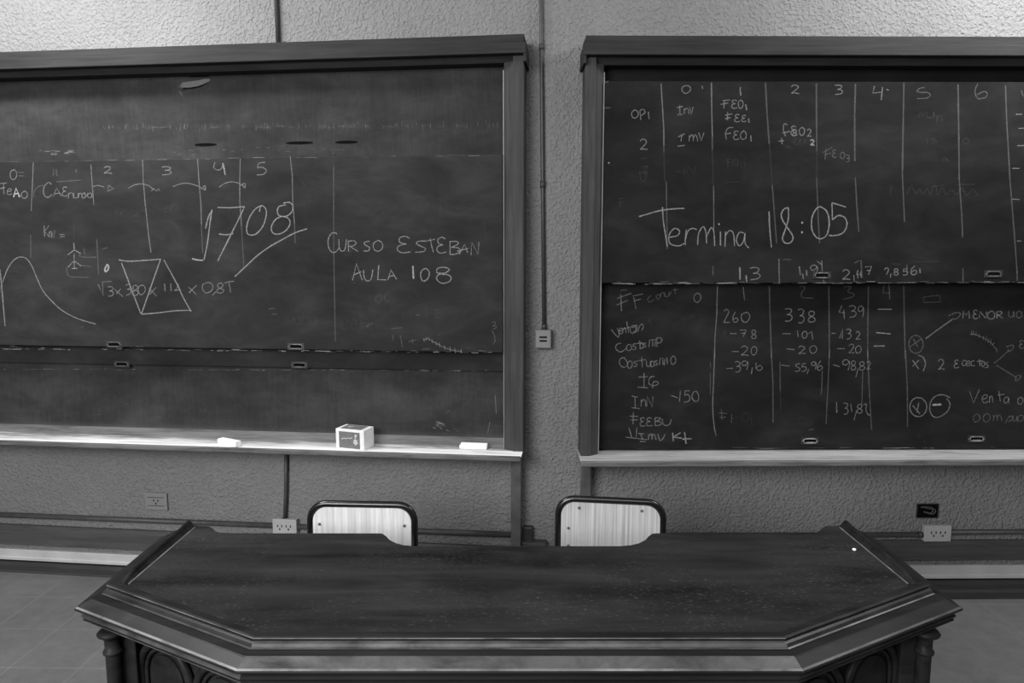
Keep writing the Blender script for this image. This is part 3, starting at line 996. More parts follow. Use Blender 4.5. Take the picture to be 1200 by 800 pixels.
writing([(2, 1.5, '~425,84 385,90 365,112 400,122 445,122 468,142 440,165 365,170', '~840,55 818,100 825,150 850,175', '~850,172 900,160 912,128 885,115 832,140'), (3, 1.4, '|1135,293 1185,292', '|1155,403 1197,402', '|1145,537 1200,537', '|1110,715 1165,715', '|1105,955 1165,958', '|1145,1282 1180,1282'), (2, 1.4, '|1180,105 1195,155'),
         (1, 1.5, '@N 380,270,420,310 u 440,270,500,320 n 520,300,560,360 1 440,480,450,530 5 470,480,520,515 o 720,480,770,520 A 560,620,610,665')], W, d, C, P, Os, 'column numbers 5 and 6 and short dashes in chalk')
writing([(1, 1.5, '|1045,217 1043,229', '~1062,229 1068,217 1073,228 1077,221 1082,228 1087,220 1090,228 1096,215 1099,229 1104,220 1109,228 1115,222 1121,228 1127,220 1133,229 1140,222 1146,229', '|1090,219 1106,217', '|1120,216 1142,216', '|848,214 866,213', '@F 724,232,732,243 U 750,200,758,212', '|1070,307 1100,306')], W, d, (0, 0, 1), P, Os, 'wiped chalk words beside the big ones')
C = (735, 210, .25)
writing([(4, 1.8, '~55,175 140,150 200,140 268,136', '~165,130 170,200 178,250 188,316'),
         (4, 1.6, '~195,272 235,264 245,242 222,230 198,258 200,300 240,312 268,300', '~277,235 273,270 272,308', '~272,285 285,242 308,230 326,236', '~330,308 335,255 355,222 368,245 372,300', '~372,270 392,228 406,245 410,312', '|437,245 437,310', '|458,316 461,245', '~461,262 480,240 498,255 503,312', '~548,252 525,250 512,285 525,312 545,290 552,252', '~552,252 553,300 570,322'),
         (5, 2.2, '.430,210')], W, d, C, P, Os, 'large chalk word Termina')
writing([(4, 1.9, '~665,150 668,230 676,318', '~755,133 735,140 722,165 730,195 755,232 777,270 765,297 740,298 728,275 745,225 756,180 755,133', '~905,128 885,140 866,180 866,235 885,270 912,278 938,255 947,200 935,150 905,128',
              '|1026,130 960,110', '|960,110 962,190', '~962,190 990,170 1020,180 1030,215 1010,252 970,264 945,262'), (5, 2.8, '.820,203 820,248'), (1, 2, '.822,170 955,295')], W, d, C, P, Os, 'large chalk time 18:05')
writing([(4, 2.0, '|528,412 529,470', '|557,450 560,480'), (3, 1.7, '@3 572,412,624,470'), (2, 1.5, '|402,408 402,450'), (3, 1.6, '|711,373 713,485'), (2, 1.2, '|730,376 768,376'),
         (3, 1.9, '|806,408 812,450', '|822,442 826,468', '|840,425 842,452'), (3, 1.6, '@9 858,402,892,448'), (3, 1.5, '|912,380 914,430', '|890,383 912,400', '|920,465 922,485'),
         (3, 1.6, '@2 1008,424,1046,470', '|1062,448 1064,475', '|1078,430 1082,465', '@4 1075,425,1100,460', '@7 1115,408,1146,448'), (2, 2.0, '|1096,378 1100,462'), (2, 1.5, '|1065,392 1088,380')],
        W, d, C, P, Os, 'chalk figures 1,3 then 1,19 and 2,197')
C = (1020, 310, .15)
writing([(3, 1.6, '~108,40 125,25 142,35 135,60 125,78', '|160,68 155,102', '@8 183,32,217,82 5 250,32,292,80 6 315,10,362,78'), (3, 2, '|386,28 389,66'), (2, 1.8, '|285,0 287,65', '|722,25 725,130', '|1145,50 1147,128'), (1, 2, '|60,85 65,130', '|160,-10 240,0')], W, d, C, P, Os, 'chalk figure 2,8561')
writing(smear(WR, DU, 708, 860, lambda x: 332.5 - (x - 708) * 0.004, 30, 0.3, 4, 14, 1.1, [2, 3, 4]) + smear(WR, DU, 860, 1199, lambda x: 331.8 - (x - 860) * 0.003, 54, 0.3, 3, 14, 1.0, [1, 2, 2, 3]) + smear(WR, DU, 708, 1195, lambda x: 330.3, 12, .5, 4, 11, 1.3, [2, 3]),
        WR, DU, (0, 0, 1), panU, O2, 'chalk dust caught along the lower edge', 'chalk_speck')

W, d, P = WR, DL, panL
C = (705, 300, .15)
writing([(3, 1.4, '|118,382 205,345', '|122,330 232,290', '|150,300 155,430', '|240,312 325,295', '|250,320 270,414', '|250,350 305,335'), (2, 1.3, '~385,308 362,330 372,360 412,340', '@o 425,300,455,335 n 460,285,492,322 u 495,280,530,315 i 535,275,545,300 t 550,250,600,295', '|150,270 180,262 200,270'),
         (3, 1.5, '@0 720,290,774,360'), (3, 1.5, '|1105,240 1118,346')], W, d, C, P, Os, 'chalk heading FF comit')
writing([(3, 1.3, '~75,572 100,605 130,632 135,600 122,560', '@e 135,560,165,608 n 165,560,190,600 o 222,540,268,602', '|195,512 212,598', '|165,572 222,552', '~240,560 275,540 270,590 245,590', '~282,592 295,550 318,530 325,555 312,582'), (1, 1.3, '|365,480 385,545', '|360,510 400,490', '|600,480 660,478', '@n 690,465,730,485')], W, d, C, P, Os, 'chalk word Ventos')
writing([(3, 1.35, '~152,680 118,690 112,725 150,748 192,722', '@o 192,688,235,738 s 240,683,275,732 t 278,655,318,728 o 300,680,325,720 s 322,678,350,712 P 425,640,472,710', '|370,710 375,655 398,650 400,705', '|398,655 420,648 418,705')], W, d, C, P, Os, 'chalk words Costos MP')
C2 = (705, 410, .15)
writing([(3, 1.35, '~175,58 145,70 142,110 170,135 200,125', '~175,58 195,85 205,110', '@o 200,85,240,140 s 246,85,285,130 t 285,55,345,138 u 350,85,385,130 o 380,85,412,130 s 410,82,440,120 O 540,45,580,112', '|450,118 458,65 478,62 480,115', '|490,118 495,70 510,60 515,110')], W, d, C2, P, Os, 'chalk words Costos MO')
writing([(3, 1.6, '|290,212 360,207', '|332,180 330,295', '|280,290 360,294', '~412,205 378,215 370,260 400,278 437,270 438,248 405,250 398,298'), (3, 1.5, '|545,355 595,373', '|616,318 608,405', '@5 640,315,692,405', '~740,322 757,350 755,392 728,400 706,370 718,330 740,322')], W, d, C2, P, Os, 'chalk words IG and -150')
writing([(3, 1.5, '|235,360 280,367', '|260,365 263,452', '|235,450 298,458', '@n 308,385,345,440 N 352,362,402,442'), (3, 1.5, '|248,485 245,580', '|220,516 287,518', '|228,546 280,545', '@E 300,528,342,594 E 350,528,396,592 B 412,528,467,590 U 475,540,545,588')], W, d, C2, P, Os, 'chalk words INV and FEEBU')
writing([(3, 1.6, '|188,680 355,700', '|212,605 235,680', '|275,608 270,682', '|285,652 335,654', '|305,652 320,700', '|298,714 345,716', '@m 365,655,425,702', '~440,655 455,705 480,690 495,655'), (4, 1.9, '|555,645 560,712', '|617,645 558,682', '|560,680 627,688', '|648,640 660,732', '|628,696 702,692')], W, d, C2, P, Os, 'chalk words IMV Kt')
writing([(3, 1.6, '|840.7,335 840,367 837.8,397 837.3,420', '~837.5,410 836.2,447 835.2,477 837,500 839.3,510'), (2, 1.3, '|832.5,424 832.6,431', '|832.4,436 832.4,462')]
        + [(2, 1.8, '|901.5,335 902.3,367 904.2,420', '|903.7,410 905.7,447 906,495', '|971.2,335 971.7,375 972,420', '|972,410 970.5,447 968,497', '|1017.7,335 1017,375 1017,420', '|1016.7,410 1018.5,455 1021.5,504', '|1059,335 1059.7,375 1060.8,420', '|1061,410 1063.3,455 1063.5,500'),
           (2, 1.6, '|914,424 914.3,458', '|963.7,434 963,455 962,463', '|1011,434 1010,474'), (1, 1.6, '|914.3,458 915,482')],
        W, d, (0, 0, 1), P, Os, 'vertical chalk lines dividing the table')
writing([(3, 1.4, '~955,430 978,415 992,440 970,485 955,518', '|955,518 1002,517', '~1045,435 1026,478 1036,516 1064,505 1056,482 1026,496', '@0 1092,440,1156,516', '|1005,604 1057,606', '@7 1080,575,1132,630 8 1170,578,1206,645', '|1015,744 1070,746', '@2 1088,703,1150,776 0 1168,705,1212,772'), (1, 1.5, '@F 945,585,985,628')], W, d, C, P, Os, 'chalk column 260, -78 and -20')
writing([(3, 1.4, '|975,145 1026,142', '@3 1038,90,1086,172 9 1095,85,1145,155', '~1208,100 1206,140 1230,160 1255,142 1240,120 1212,135', '|1178,135 1170,188'), (2, 1.3, '|935,460 940,545', '|915,490 982,496', '|922,526 972,524', '|1015,500 1015,572'), (1, 1.4, '@0 1095,490,1150,562 1 1165,520,1175,590', '|1020,536 1058,520')], W, d, C2, P, Os, 'chalk figure -39,6 above faint FEO1')
C3 = (885, 300, .15)
writing([(2, 1.3, '~345,235 390,245 362,290 370,322 455,328', '~690,240 750,240 722,278 772,295 755,320 685,338', '|1005,225 998,285 1050,290'), (3, 1.3, '|1045,220 1052,336'),
         (3, 1.4, '@3 228,408,290,510 3 330,412,384,522 8 412,428,467,516', '|678,384 655,438 700,446', '|690,420 697,490', '@3 732,388,788,476 9 803,388,847,476')], W, d, C3, P, Os, 'chalk row 338 and 439 with heads 2, 3 and 4')
writing([(3, 1.4, '|212,605 278,606', '|330,580 336,632', '@0 366,588,405,642', '|418,605 442,588 450,652', '|595,603 628,603', '|660,640 682,566 680,645', '@3 710,568,750,647 2 785,590,822,650'), (3, 1.3, '|245,724 306,731', '@2 335,703,396,762 0 426,700,480,758', '|640,723 700,722', '@2 730,688,777,757 0 783,700,827,759'), (4, 1.5, '|955,415 1067,415', '|945,597 1056,607', '|925,702 1012,702')], W, d, C3, P, Os, 'chalk rows -101, -132 and -20 with dashes')
C4 = (885, 410, .15)
writing([(3, 1.4, '|203,117 270,126', '@S 312,105,350,165 5 358,105,400,165', '|417,150 405,187', '@9 438,90,476,152 6 485,85,525,158', '|610,115 660,130', '@9 680,75,737,160 8 748,85,785,155', '|805,145 786,212', '@8 813,92,855,156 2 872,90,904,150'), (3, 1.6, '|635,406 637,492'), (3, 1.4, '@3 688,412,726,502', '|745,420 756,482', '|792,470 772,550', '@8 795,425,835,492', '~845,430 868,422 866,470 885,508 898,500'), (2, 1.4, '|420,625 460,616'), (1, 1.5, '@C 345,520,380,590 o 390,550,440,590')], W, d, C4, P, Os, 'chalk figures -55,96, -98,82 and 131,82')
C5 = (1020, 310, .15)
writing([(2, 1.7, 'o300,552,412,692', '|310,640 402,578', '|335,578 370,642'), (3, 1.7, '|432,578 520,512 640,428'), (2, 1.7, '~612,400 650,380 695,376 700,398 665,425 640,420'),
         (3, 1.5, '|722,420 726,362 747,395 770,358 773,420', '@E 803,355,838,422 N 850,365,907,417 O 915,363,972,426 R 985,365,1035,420'), (2, 1.5, '@u 1080,365,1122,410 O 1140,362,1182,416'), (2, 1.2, '~415,255 480,245 540,238', '|415,255 415,296 551,291 538,240')], W, d, C5, P, Os, 'chalk words MENOR CO beside a circled cross')
writing([(2, 1.3, '|780,542 820,545 850,556 880,570 915,590 945,612 965,640 985,660', '|790,515 790,550', '|805,515 805,550', '|828,525 822,560', '|850,540 845,572', '|885,555 880,590', '|905,560 900,598', '|925,575 918,612', '|942,580 938,630', '|970,610 950,630', '|985,655 990,685')], W, d, C5, P, Os, 'hatched chalk scribble')
C6 = (1020, 410, .15)
writing([(3, 1.5, '|330,80 378,148', '|378,80 330,128'), (3, 1.9, '~375,42 412,58 430,110 412,166'), (3, 1.5, '@2 528,75,580,152', '@E 655,78,692,140'), (3, 1.3, '@c 715,80,750,122 e 745,85,782,125 c 785,82,815,125 t 830,70,878,126 o 868,88,892,130 s 893,95,926,137'),
         (2, 1.6, '|965,105 1020,60 1085,0', '~985,118 1060,165 1142,215', '~1060,-25 1110,-38 1115,-15 1085,12 1075,-8', '~1135,240 1140,205 1172,198 1165,225 1135,243', '@E 1165,-75,1200,-12')], W, d, C6, P, Os, 'chalk line x) 2 ecectos with two arrows')
writing([(3, 1.8, 'o308,370,440,520', '|330,433 387,497', '|378,412 364,490', '~622,372 570,350 510,360 470,410 465,470 490,518 540,522 600,480 622,420 595,378'), (5, 3.0, '|485,429 553,425')], W, d, C6, P, Os, 'circled cross and circled minus in chalk')
writing([(3, 1.4, '|775,322 805,412 852,308', '@e 870,348,922,412 n 930,358,956,412 a 1042,365,1086,416 o 1150,368,1192,422', '|1003,318 1015,402', '|993,352 1046,345'), (2, 1.5, '@o 803,500,856,560 o 880,495,936,560 m 960,508,1028,555', '|1050,577 1085,512', '~1080,525 1110,515 1105,545 1075,560', '@u 1115,515,1145,555 o 1150,508,1197,556')], W, d, C6, P, Os, 'chalk words Venta o compro')
writing(smear(WR, DL, 735, 1199, lambda x: 525.5 - (x - 735) * 0.003, 34, 0.4, 4, 18, 0.9, [1, 2, 3]) + [(1, 1.5, '|1083,512 1083,519', '|1108,512 1107,520', '|1075,508 1078,514')], WR, DL, (0, 0, 1), panL, O2, 'chalk dust caught along the lower edge', 'chalk_speck')

# ------------------------------------------------------------------ things on the chalk trays
TZ = zt0 + 0.0006


def tray_place(px, py, z, W):
    p = onz(px, py, z)
    q = W.I @ p
    return q.x, q.y


def make_chalk_bar(name, label, L, Wd, Hh, cx, cy, rot, grp):
    bm = NB()
    add_box(bm, (-L / 2, -Wd / 2, 0), (L / 2, Wd / 2, Hh), min(Hh, Wd) * 0.16, 0, 2)
    for v in bm.verts:
        v.co += Vector((random.uniform(-1, 1), random.uniform(-1, 1), 0)) * 0.0006
    return tag(obj(name, bm, M['chalk'], M=WL.M @ Matrix.Translation((cx, cy, TZ)) @ Matrix.Rotation(rot, 4, 'Z')), label, 'chalk', grp)


x0, y0 = tray_place(266, 524.5, TZ, WL)
make_chalk_bar('chalk_block', 'thick white block of chalk lying askew on the left tray', 0.126, 0.034, 0.028, x0 - 0.012, y0 + 0.044, radians(-22), None)
x0, y0 = tray_place(554, 526.5, TZ, WL)
make_chalk_bar('chalk_stick', 'nearer of two white chalk sticks at the right end of left tray', 0.128, 0.020, 0.019, x0 + 0.001, y0 + 0.011, radians(0), 'pair of chalk sticks')
make_chalk_bar('chalk_stick', 'rear of two white chalk sticks at the right end of left tray', 0.126, 0.020, 0.022, x0 + 0.002, y0 + 0.033, radians(0), 'pair of chalk sticks')
# the chalk carton
x0, y0 = tray_place(411, 526.5, TZ, WL)
box = thing('chalk_box', 'small white and grey printed chalk box on the left tray', 'box', WL.M @ Matrix.Translation((x0 + 0.006, y0 + 0.046, TZ)) @ Matrix.Rotation(radians(-13), 4, 'Z'))
BW, BD, BH = 0.150, 0.088, 0.093
bm = NB()
add_box(bm, (-BW / 2, -BD / 2, 0), (BW / 2, BD / 2, BH), 0.0015, 0)
obj('carton', bm, M['carton'], box)
for nm, lo, hi in (('printed_panel', (-BW / 2 + 0.017, -BD / 2 - 0.0006, 0.004), (BW / 2 - 0.022, -BD / 2 - 0.0001, BH - 0.011)),
                   ('printed_panel', (-BW / 2 + 0.017, -BD / 2 + 0.010, BH + 0.0001), (BW / 2 - 0.022, BD / 2 - 0.006, BH + 0.0006))):
    bm = NB()
    add_box(bm, lo, hi)
    obj(nm, bm, M['print'], box)
bm = NB()                                      # little pale flower motif and script line printed on the panels


def disc(bm, cx, cz, r, y, top=False, n=10, sx=1.0):
    pts = [(cx + sx * r * cos(2 * pi * k / n), cz + r * sin(2 * pi * k / n)) for k in range(n)]
    bm.faces.new([bm.verts.new((p[0], p[1], y) if top else (p[0], y, p[1])) for p in pts])


yf = -BD / 2 - 0.0009
for cx, cz, r in ((.032, .066, .007), (.029, .055, .004), (.030, .042, .008), (.024, .034, .006), (.037, .033, .006), (.030, .026, .005), (.022, .044, .003), (.038, .045, .003)):
    disc(bm, cx, cz, r, yf)
for k in range(6):
    disc(bm, -.040 + k * .010, .047 + (k % 2) * .002 + k * .0012, .0028, yf, False, 8, 1.6)
zf = BH + 0.0009
for cx, cz, r in ((-.030, .006, .007), (-.018, .010, .006), (-.024, -.002, .005), (-.036, .000, .004)):
    disc(bm, cx, cz, r, zf, True)
obj('print_motif', bm, M['motif'], box)

# ------------------------------------------------------------------ conduits, outlets and switch on the wall


def pipe(name, label, W, pts, r, mat, joints=(), group=None):
    """pts: (u, d, z) on the wall"""
    p0 = pts[0]
    root = thing(name, label, 'conduit', W.M @ Matrix.Translation((p0[0], -p0[1], p0[2])), group)
    sh = (p0[0], -p0[1], p0[2])
    bm = NB()
    add_tube(bm, [(u, -d, z) for u, d, z in pts], r, 12)
    obj('pipe', bm, mat, root, sh)
    for j in joints:
        bm = NB()
        a, b = Vector(j[0]), Vector(j[1])
        add_tube(bm, [(a.x, -a.y, a.z), (b.x, -b.y, b.z)], r * 1.3, 12)
        obj('coupling', bm, mat, root, sh)
    return root


G = 'surface conduits'
u1, z1 = WL.at(325.5, 44, 0.012)
u2, z2 = WL.at(336.5, 541, 0.012)
pipe('conduit', 'short grey conduit rising from the top of left chalkboard', WL, [(u1, 0.012, WL.z(590, 38, 0.14)+0.0), (u1, 0.012, TOP - 0.002)], 0.0095, M['conduit'], (), G)
u3, z3 = WL.at(334, 608, 0.012)
pipe('conduit', 'dark vertical conduit between left chalk tray and outlet box', WL, [(u2, 0.012, zt1 + 0.003), ((u2 + u3) / 2, 0.012, (z2 + z3) / 2), (u3, 0.012, z3)], 0.010, M['conduit'],
     [((u3, 0.012, z3 + 0.008), (u3, 0.012, z3 + 0.001))], G)
uc, zc = WL.at(637.5, 386, 0.012)
ut, _ = WL.at(634.2, 20, 0.012)
ztop = TOP - 0.002
zj1 = WL.z(634.5, 55, 0.012)
zj2 = WL.z(636, 216, 0.012)
uj = lambda z: uc + (ut - uc) * (z - zc) / (WL.z(634, 20, 0.012) - zc)
pipe('conduit', 'long dark vertical conduit on the pier between the two chalkboards', WL, [(uc, 0.012, zc + 0.001), (uj(zj2), 0.012, zj2), (uj(zj1), 0.012, zj1), (uj(ztop), 0.012, ztop)], 0.0092, M['conduit'],
     [((uj(zj1), 0.012, zj1 - 0.012), (uj(zj1), 0.012, zj1 + 0.012)), ((uj(zj2), 0.012, zj2 - 0.016), (uj(zj2), 0.012, zj2 + 0.016)), ((uc, 0.012, zc + 0.002), (uc, 0.012, zc + 0.025))], G)

# switch box
ua, zb = WL.at(627.5, 407.5, 0.03)
ub, zt = WL.at(648, 386.5, 0.03)
sw = thing('light_switch', 'grey wall switch box under the conduit between the boards', 'switch', WL.M @ Matrix.Translation((ua, 0, zb)))
S = (ua, 0, zb)
bm = NB()
ub = min(ub, -0.003)
add_box(bm, (ua, -0.042, zb), (ub, -0.0075, zt), 0.003)
obj('housing', bm, M['switch'], sw, S)
bm = NB()
add_box(bm, (ua + 0.004, -0.0445, zb + 0.004), (ub - 0.004, -0.042, zt - 0.004), 0.001)
obj('face_plate', bm, M['switch'], sw, S)
for k in (0.42, 0.62):
    zz = zb + (zt - zb) * k
    bm = NB()
    add_box(bm, ((ua + ub) / 2 - 0.017, -0.0485, zz - 0.0035), ((ua + ub) / 2 + 0.017, -0.0447, zz + 0.0035), 0.001)
    obj('rocker', bm, M['black'], sw, S)

# long low conduits running along the wall
oLa, oLb = WL.u(319.5, 620, 0.032), WL.u(347.5, 620, 0.032)
oRa, oRb = WR.u(1083.5, 625, 0.032), WR.u(1115, 625, 0.032)
zoL0, zoL1 = WL.z(333, 627, 0.032), WL.z(333, 608.5, 0.032)
zoR0, zoR1 = WR.z(1100, 634.5, 0.032), WR.z(1100, 616, 0.032)
zpL = WL.z(100, 607.5, 0.014)
zpL2 = WL.z(545, 623.5, 0.014)
zpR = WR.z(1040, 625.5, 0.014)
print('conduit z', zpL, zpL2, zpR)
pipe('conduit', 'low horizontal conduit left of the left outlet box', WL, [(UL + 0.02, 0.015, zpL), (oLa - 0.002, 0.015, (zpL + zpL2) / 2)], 0.0135, M['conduit_l'], (), G)
pipe('conduit', 'low horizontal conduit between left outlet box and the left board post', WL, [(oLb + 0.002, 0.015, (zpL + zpL2) / 2), (WL.u(611, 624, 0.014), 0.015, zpL2)], 0.0135, M['conduit_l'], (), G)
jr = WR.u(1078, 626, 0.015)
pipe('conduit', 'low horizontal conduit left of the right outlet box', WR, [(WR.u(655, 624, 0.015), 0.015, zpR), (jr, 0.015, zpR - 0.002), (oRa - 0.002, 0.015, zpR - 0.01)], 0.0115, M['conduit'],
     [((jr - 0.01, 0.015, zpR - 0.002), (jr + 0.012, 0.015, zpR - 0.004))], G)
pipe('conduit', 'low horizontal conduit right of the right outlet box', WR, [(oRb + 0.002, 0.015, WR.z(1150, 623, 0.014)), (UR - 0.02, 0.015, WR.z(1150, 623, 0.014))], 0.0125, M['conduit'], (), G)


def outlet(W, a, b, z0, z1, dep, label, mat, sockets, raised, group=None, name='power_outlet'):
    S = (a, 0, z0)
    r = thing(name, label, 'outlet', W.M @ Matrix.Translation(S), group)
    bm = NB()
    add_box(bm, (a, -dep, z0), (b, -0.0075 if dep > 0.02 else -0.001, z1), 0.0025)
    obj('cover_plate' if dep < 0.02 else 'housing', bm, mat, r, S)
    zc = (z0 + z1) / 2
    if raised:
        for zz in (zc + 0.022, zc - 0.022):
            bm = NB()
            add_box(bm, ((a + b) / 2 - 0.045, -dep - 0.001, zz - 0.0012), ((a + b) / 2 + 0.045, -dep - 0.0002, zz + 0.0012))
            obj('trim_line', bm, M['black'], r, S)
    for c in sockets:
        uu = a + (b - a) * c
        bm = NB()
        for dx, dz, hw, hh in ((-0.011, 0.006, 0.0022, 0.006), (0.011, 0.006, 0.0022, 0.006), (0, -0.010, 0.003, 0.0045)):
            add_box(bm, (uu + dx - hw, -dep - 0.0012, zc + dz - hh), (uu + dx + hw, -dep - 0.0002, zc + dz + hh))
        obj('socket', bm, M['black'], r, S)
    return r


a, zz0 = WL.at(171, 596.5, 0.008)
b, zz1 = WL.at(195.5, 578, 0.008)
outlet(WL, a, b, zz0, zz1, 0.012, 'flush outlet plate in wall colour at far left below the board', M['plate'], (0.5,), True)
outlet(WL, oLa, oLb, zoL0, zoL1, 0.032, 'pale double outlet box beside the left chair', M['ivory'], (0.3, 0.66), False)
outlet(WR, oRa, oRb, zoR0, zoR1, 0.032, 'pale double outlet box at the right under the open junction box', M['ivory'], (0.34, 0.68), False)

# open junction box with loose wires
a, z0 = WR.at(1075, 606.5, 0.01)
b, z1 = WR.at(1100.5, 591, 0.01)
S = (a, 0, z0)
jb = thing('junction_box', 'open black junction box with loose wires above the right outlet box', 'electrical box', WR.M @ Matrix.Translation(S))
bm = NB()
add_box(bm, (a, -0.004, z0), (b, -0.001, z1), 0.001)
obj('cavity', bm, M['black'], jb, S)
bm = NB()
for lo, hi in (((a - .002, z0 - .003), (b + .002, z0)), ((a - .002, z1), (b + .002, z1 + .003)), ((a - .003, z0), (a, z1)), ((b, z0), (b + .003, z1))):
    add_box(bm, (lo[0], -0.007, lo[1]), (hi[0], -0.001, hi[1]))
obj('rim', bm, M['dark_metal'], jb, S)
cx, cz = (a + b) / 2, (z0 + z1) / 2
for sc, off in ((1.0, 0), (0.62, 0.004)):
    bm = NB()
    add_tube(bm, catmull([(cx - .035 * sc, -.006, cz + .018), (cx, -.012, cz + .022 * sc), (cx + .035 * sc, -.010, cz + .005 + off), (cx + .02 * sc, -.012, cz - .014 * sc), (cx - .02 * sc, -.008, cz - .004)], 5), 0.0028, 8)
    obj('wire', bm, M['conduit_l'], jb, S)

# dark little cover at the foot of the pier
a, z0 = WL.at(612.5, 634.5, 0.03)
b, z1 = WL.at(624.5, 617.5, 0.03)
bm = NB()
add_box(bm, (a, -0.034, z0), (b, -0.001, z1), 0.006, 0, 3)
tag(obj('cable_cover', bm, M['dark_metal'], M=WL.M @ Matrix.Translation((a, 0, z0)), shift=(a, 0, z0)), 'small dark box against the wall right of the left board post', 'electrical box')
a, z0 = WL.at(611.5, 641, 0.05)
b, z1 = WL.at(640, 636.5, 0.05)
bm = NB()
add_box(bm, (a, -0.055, z0 - 0.05), (min(b, -0.004), -0.001, z1), 0.003)
o = obj('trim_5', bm, M['rail'], M=WL.M)
o['kind'] = 'structure'

# ------------------------------------------------------------------ CHAIRS


def rounded_U(hw, ztop, zbot, rad, y0, lean, n=7):
    """inverted U in the xz plane, leaning back with height"""
    pts = [(-hw, zbot)]
    for k in range(n + 1):
        t = pi - (pi / 2) * k / n
        pts.append((-hw + rad + rad * cos(t), ztop - rad + rad * sin(t)))
    for k in range(n + 1):
        t = pi / 2 - (pi / 2) * k / n
        pts.append((hw - rad + rad * cos(t), ztop - rad + rad * sin(t)))
    pts.append((hw, zbot))
    return [(x, y0 + lean * (z - 0.45), z) for x, z in pts]


def make_chair(label, loc, rz, zt, ply, screws):
    root = thing('school_chair', label, 'chair', Matrix.Translation(loc) @ Matrix.Rotation(rz, 4, 'Z'), 'chairs behind the desk')
    R = 0.0125
    hw = 0.20 - R
    yb, lean = 0.0, 0.06
    bm = NB()
    add_tube(bm, rounded_U(hw, zt - R, 0.44, 0.058, yb, lean), R, 12)
    obj('back_frame', bm, M['tube'], root)
    # backrest panel fills the hoop
    bm = NB()
    pr = rounded_U(hw - R + 0.002, zt - 2 * R + 0.002, 0.565, 0.050, 0, 0)
    fr = [(x, yb + lean * (z - 0.45) - 0.006, z) for x, _, z in pr]
    bk = [(x, y + 0.012, z) for x, y, z in fr]
    A = [bm.verts.new(p) for p in fr]
    B = [bm.verts.new(p) for p in bk]
    bm.faces.new(A)
    bm.faces.new(B[::-1])
    for i in range(len(A)):
        j = (i + 1) % len(A)
        bm.faces.new((A[i], B[i], B[j], A[j]))
    bp = obj('backrest', bm, ply, root)
    for x, zz in screws:
        if True:
            bm = NB()
            y = yb + lean * (zz - 0.45) - 0.006
            add_tube(bm, [(x, y + 0.0005, zz), (x, y - 0.002, zz)], 0.0058, 10)
            add_box(bm, (x - 0.0045, y - 0.0026, zz - 0.0006), (x + 0.0045, y - 0.0018, zz + 0.0006), 0, 1)
            obj('screw', bm, [M['screw'], M['black']], bp)
    bm = NB()
    add_box(bm, (-hw + 0.006, -0.40, 0.443), (hw - 0.006, -0.03, 0.457), 0.006, 0, 3)
    obj('seat', bm, ply, root)
    bm = NB()
    add_tube(bm, [(-hw, -0.01, 0.43), (-hw, -0.36, 0.43), (-hw + 0.03, -0.39, 0.43), (hw - 0.03, -0.39, 0.43), (hw, -0.36, 0.43), (hw, -0.01, 0.43)], R, 10)
    obj('seat_frame', bm, M['tube'], root)
    for sx in (-1, 1):
        for y0, y1 in ((-0.33, -0.38), (0.0, 0.05)):
            bm = NB()
            add_tube(bm, [(sx * hw, y0, 0.4325), (sx * (hw + 0.005), y1, 0.012)], R, 10)
            add_tube(bm, [(sx * (hw + 0.005), y1, 0.014), (sx * (hw + 0.005), y1, 0.0005)], R * 1.25, 10)
            obj('leg', bm, M['tube'], root)
    return root


cl = onz(422.5, 589, 0.785)
make_chair('left of two plywood chairs behind desk, under the chalk box', (cl.x, cl.y, 0), radians(-2), 0.785, M['ply'], [(-.153, .70), (.153, .70), (-.153, .60), (.153, .60)])
cr = onz(715.5, 584.5, 0.785)
make_chair('right of two plywood chairs behind desk, near the pier', (cr.x, cr.y, 0), radians(-7), 0.785, M['ply_dark'], [(-.112, .742), (.112, .742), (-.150, .665), (.150, .60), (-.150, .60)])
print('chairs', cl, cr)

# ------------------------------------------------------------------ DESK
DK = thing('teacher_desk', 'large dark wooden lecture desk with angled moulded front', 'desk', Matrix.Translation((-0.008, 1.672, 0)) @ Matrix.Rotation(radians(0.87), 4, 'Z'))
Z1, Z2 = 0.758, 0.780
PATH = [(-1.160, 0.445), (-1.153, 0.0), (-0.625, -0.271), (0.625, -0.271), (1.153, 0.0), (1.160, 0.445)]


def offs(path, o):
    """mitred inward offset of the open outline (inward = away from the room, towards the desk's middle)"""
    n = len(path)
    out = []
    ns = []
    for a, b in zip(path, path[1:]):
        t = Vector((b[0] - a[0], b[1] - a[1])).normalized()
        ns.append(Vector((-t.y, t.x)))
    for i, p in enumerate(path):
        if i == 0:
            q = Vector(p) + ns[0] * o
        elif i == n - 1:
            q = Vector(p) + ns[-1] * o
        else:
            m = (ns[i - 1] + ns[i])
            m = m / (1 + ns[i - 1].dot(ns[i]))
            q = Vector(p) + m * o
        out.append((q.x, q.y))
    return out


def sweep(bm, path, prof, mi=None, close=True):
    """prof: (inward offset, z) points, closed into a solid strip"""
    loops = [[bm.verts.new((x, y, z)) for x, y in offs(path, o)] for o, z in prof]
    m = len(loops)
    for i in range(m if close else m - 1):
        a, b = loops[i], loops[(i + 1) % m]
        for k in range(len(path) - 1):
            f = bm.faces.new((a[k], a[k + 1], b[k + 1], b[k]))
            if mi:
                q = mi[i]
                f.material_index = q if isinstance(q, int) else q[k]
    if close:
        f = bm.faces.new([l[0] for l in loops])
        f.material_index = 0
        f = bm.faces.new([l[-1] for l in loops][::-1])
        f.material_index = 0


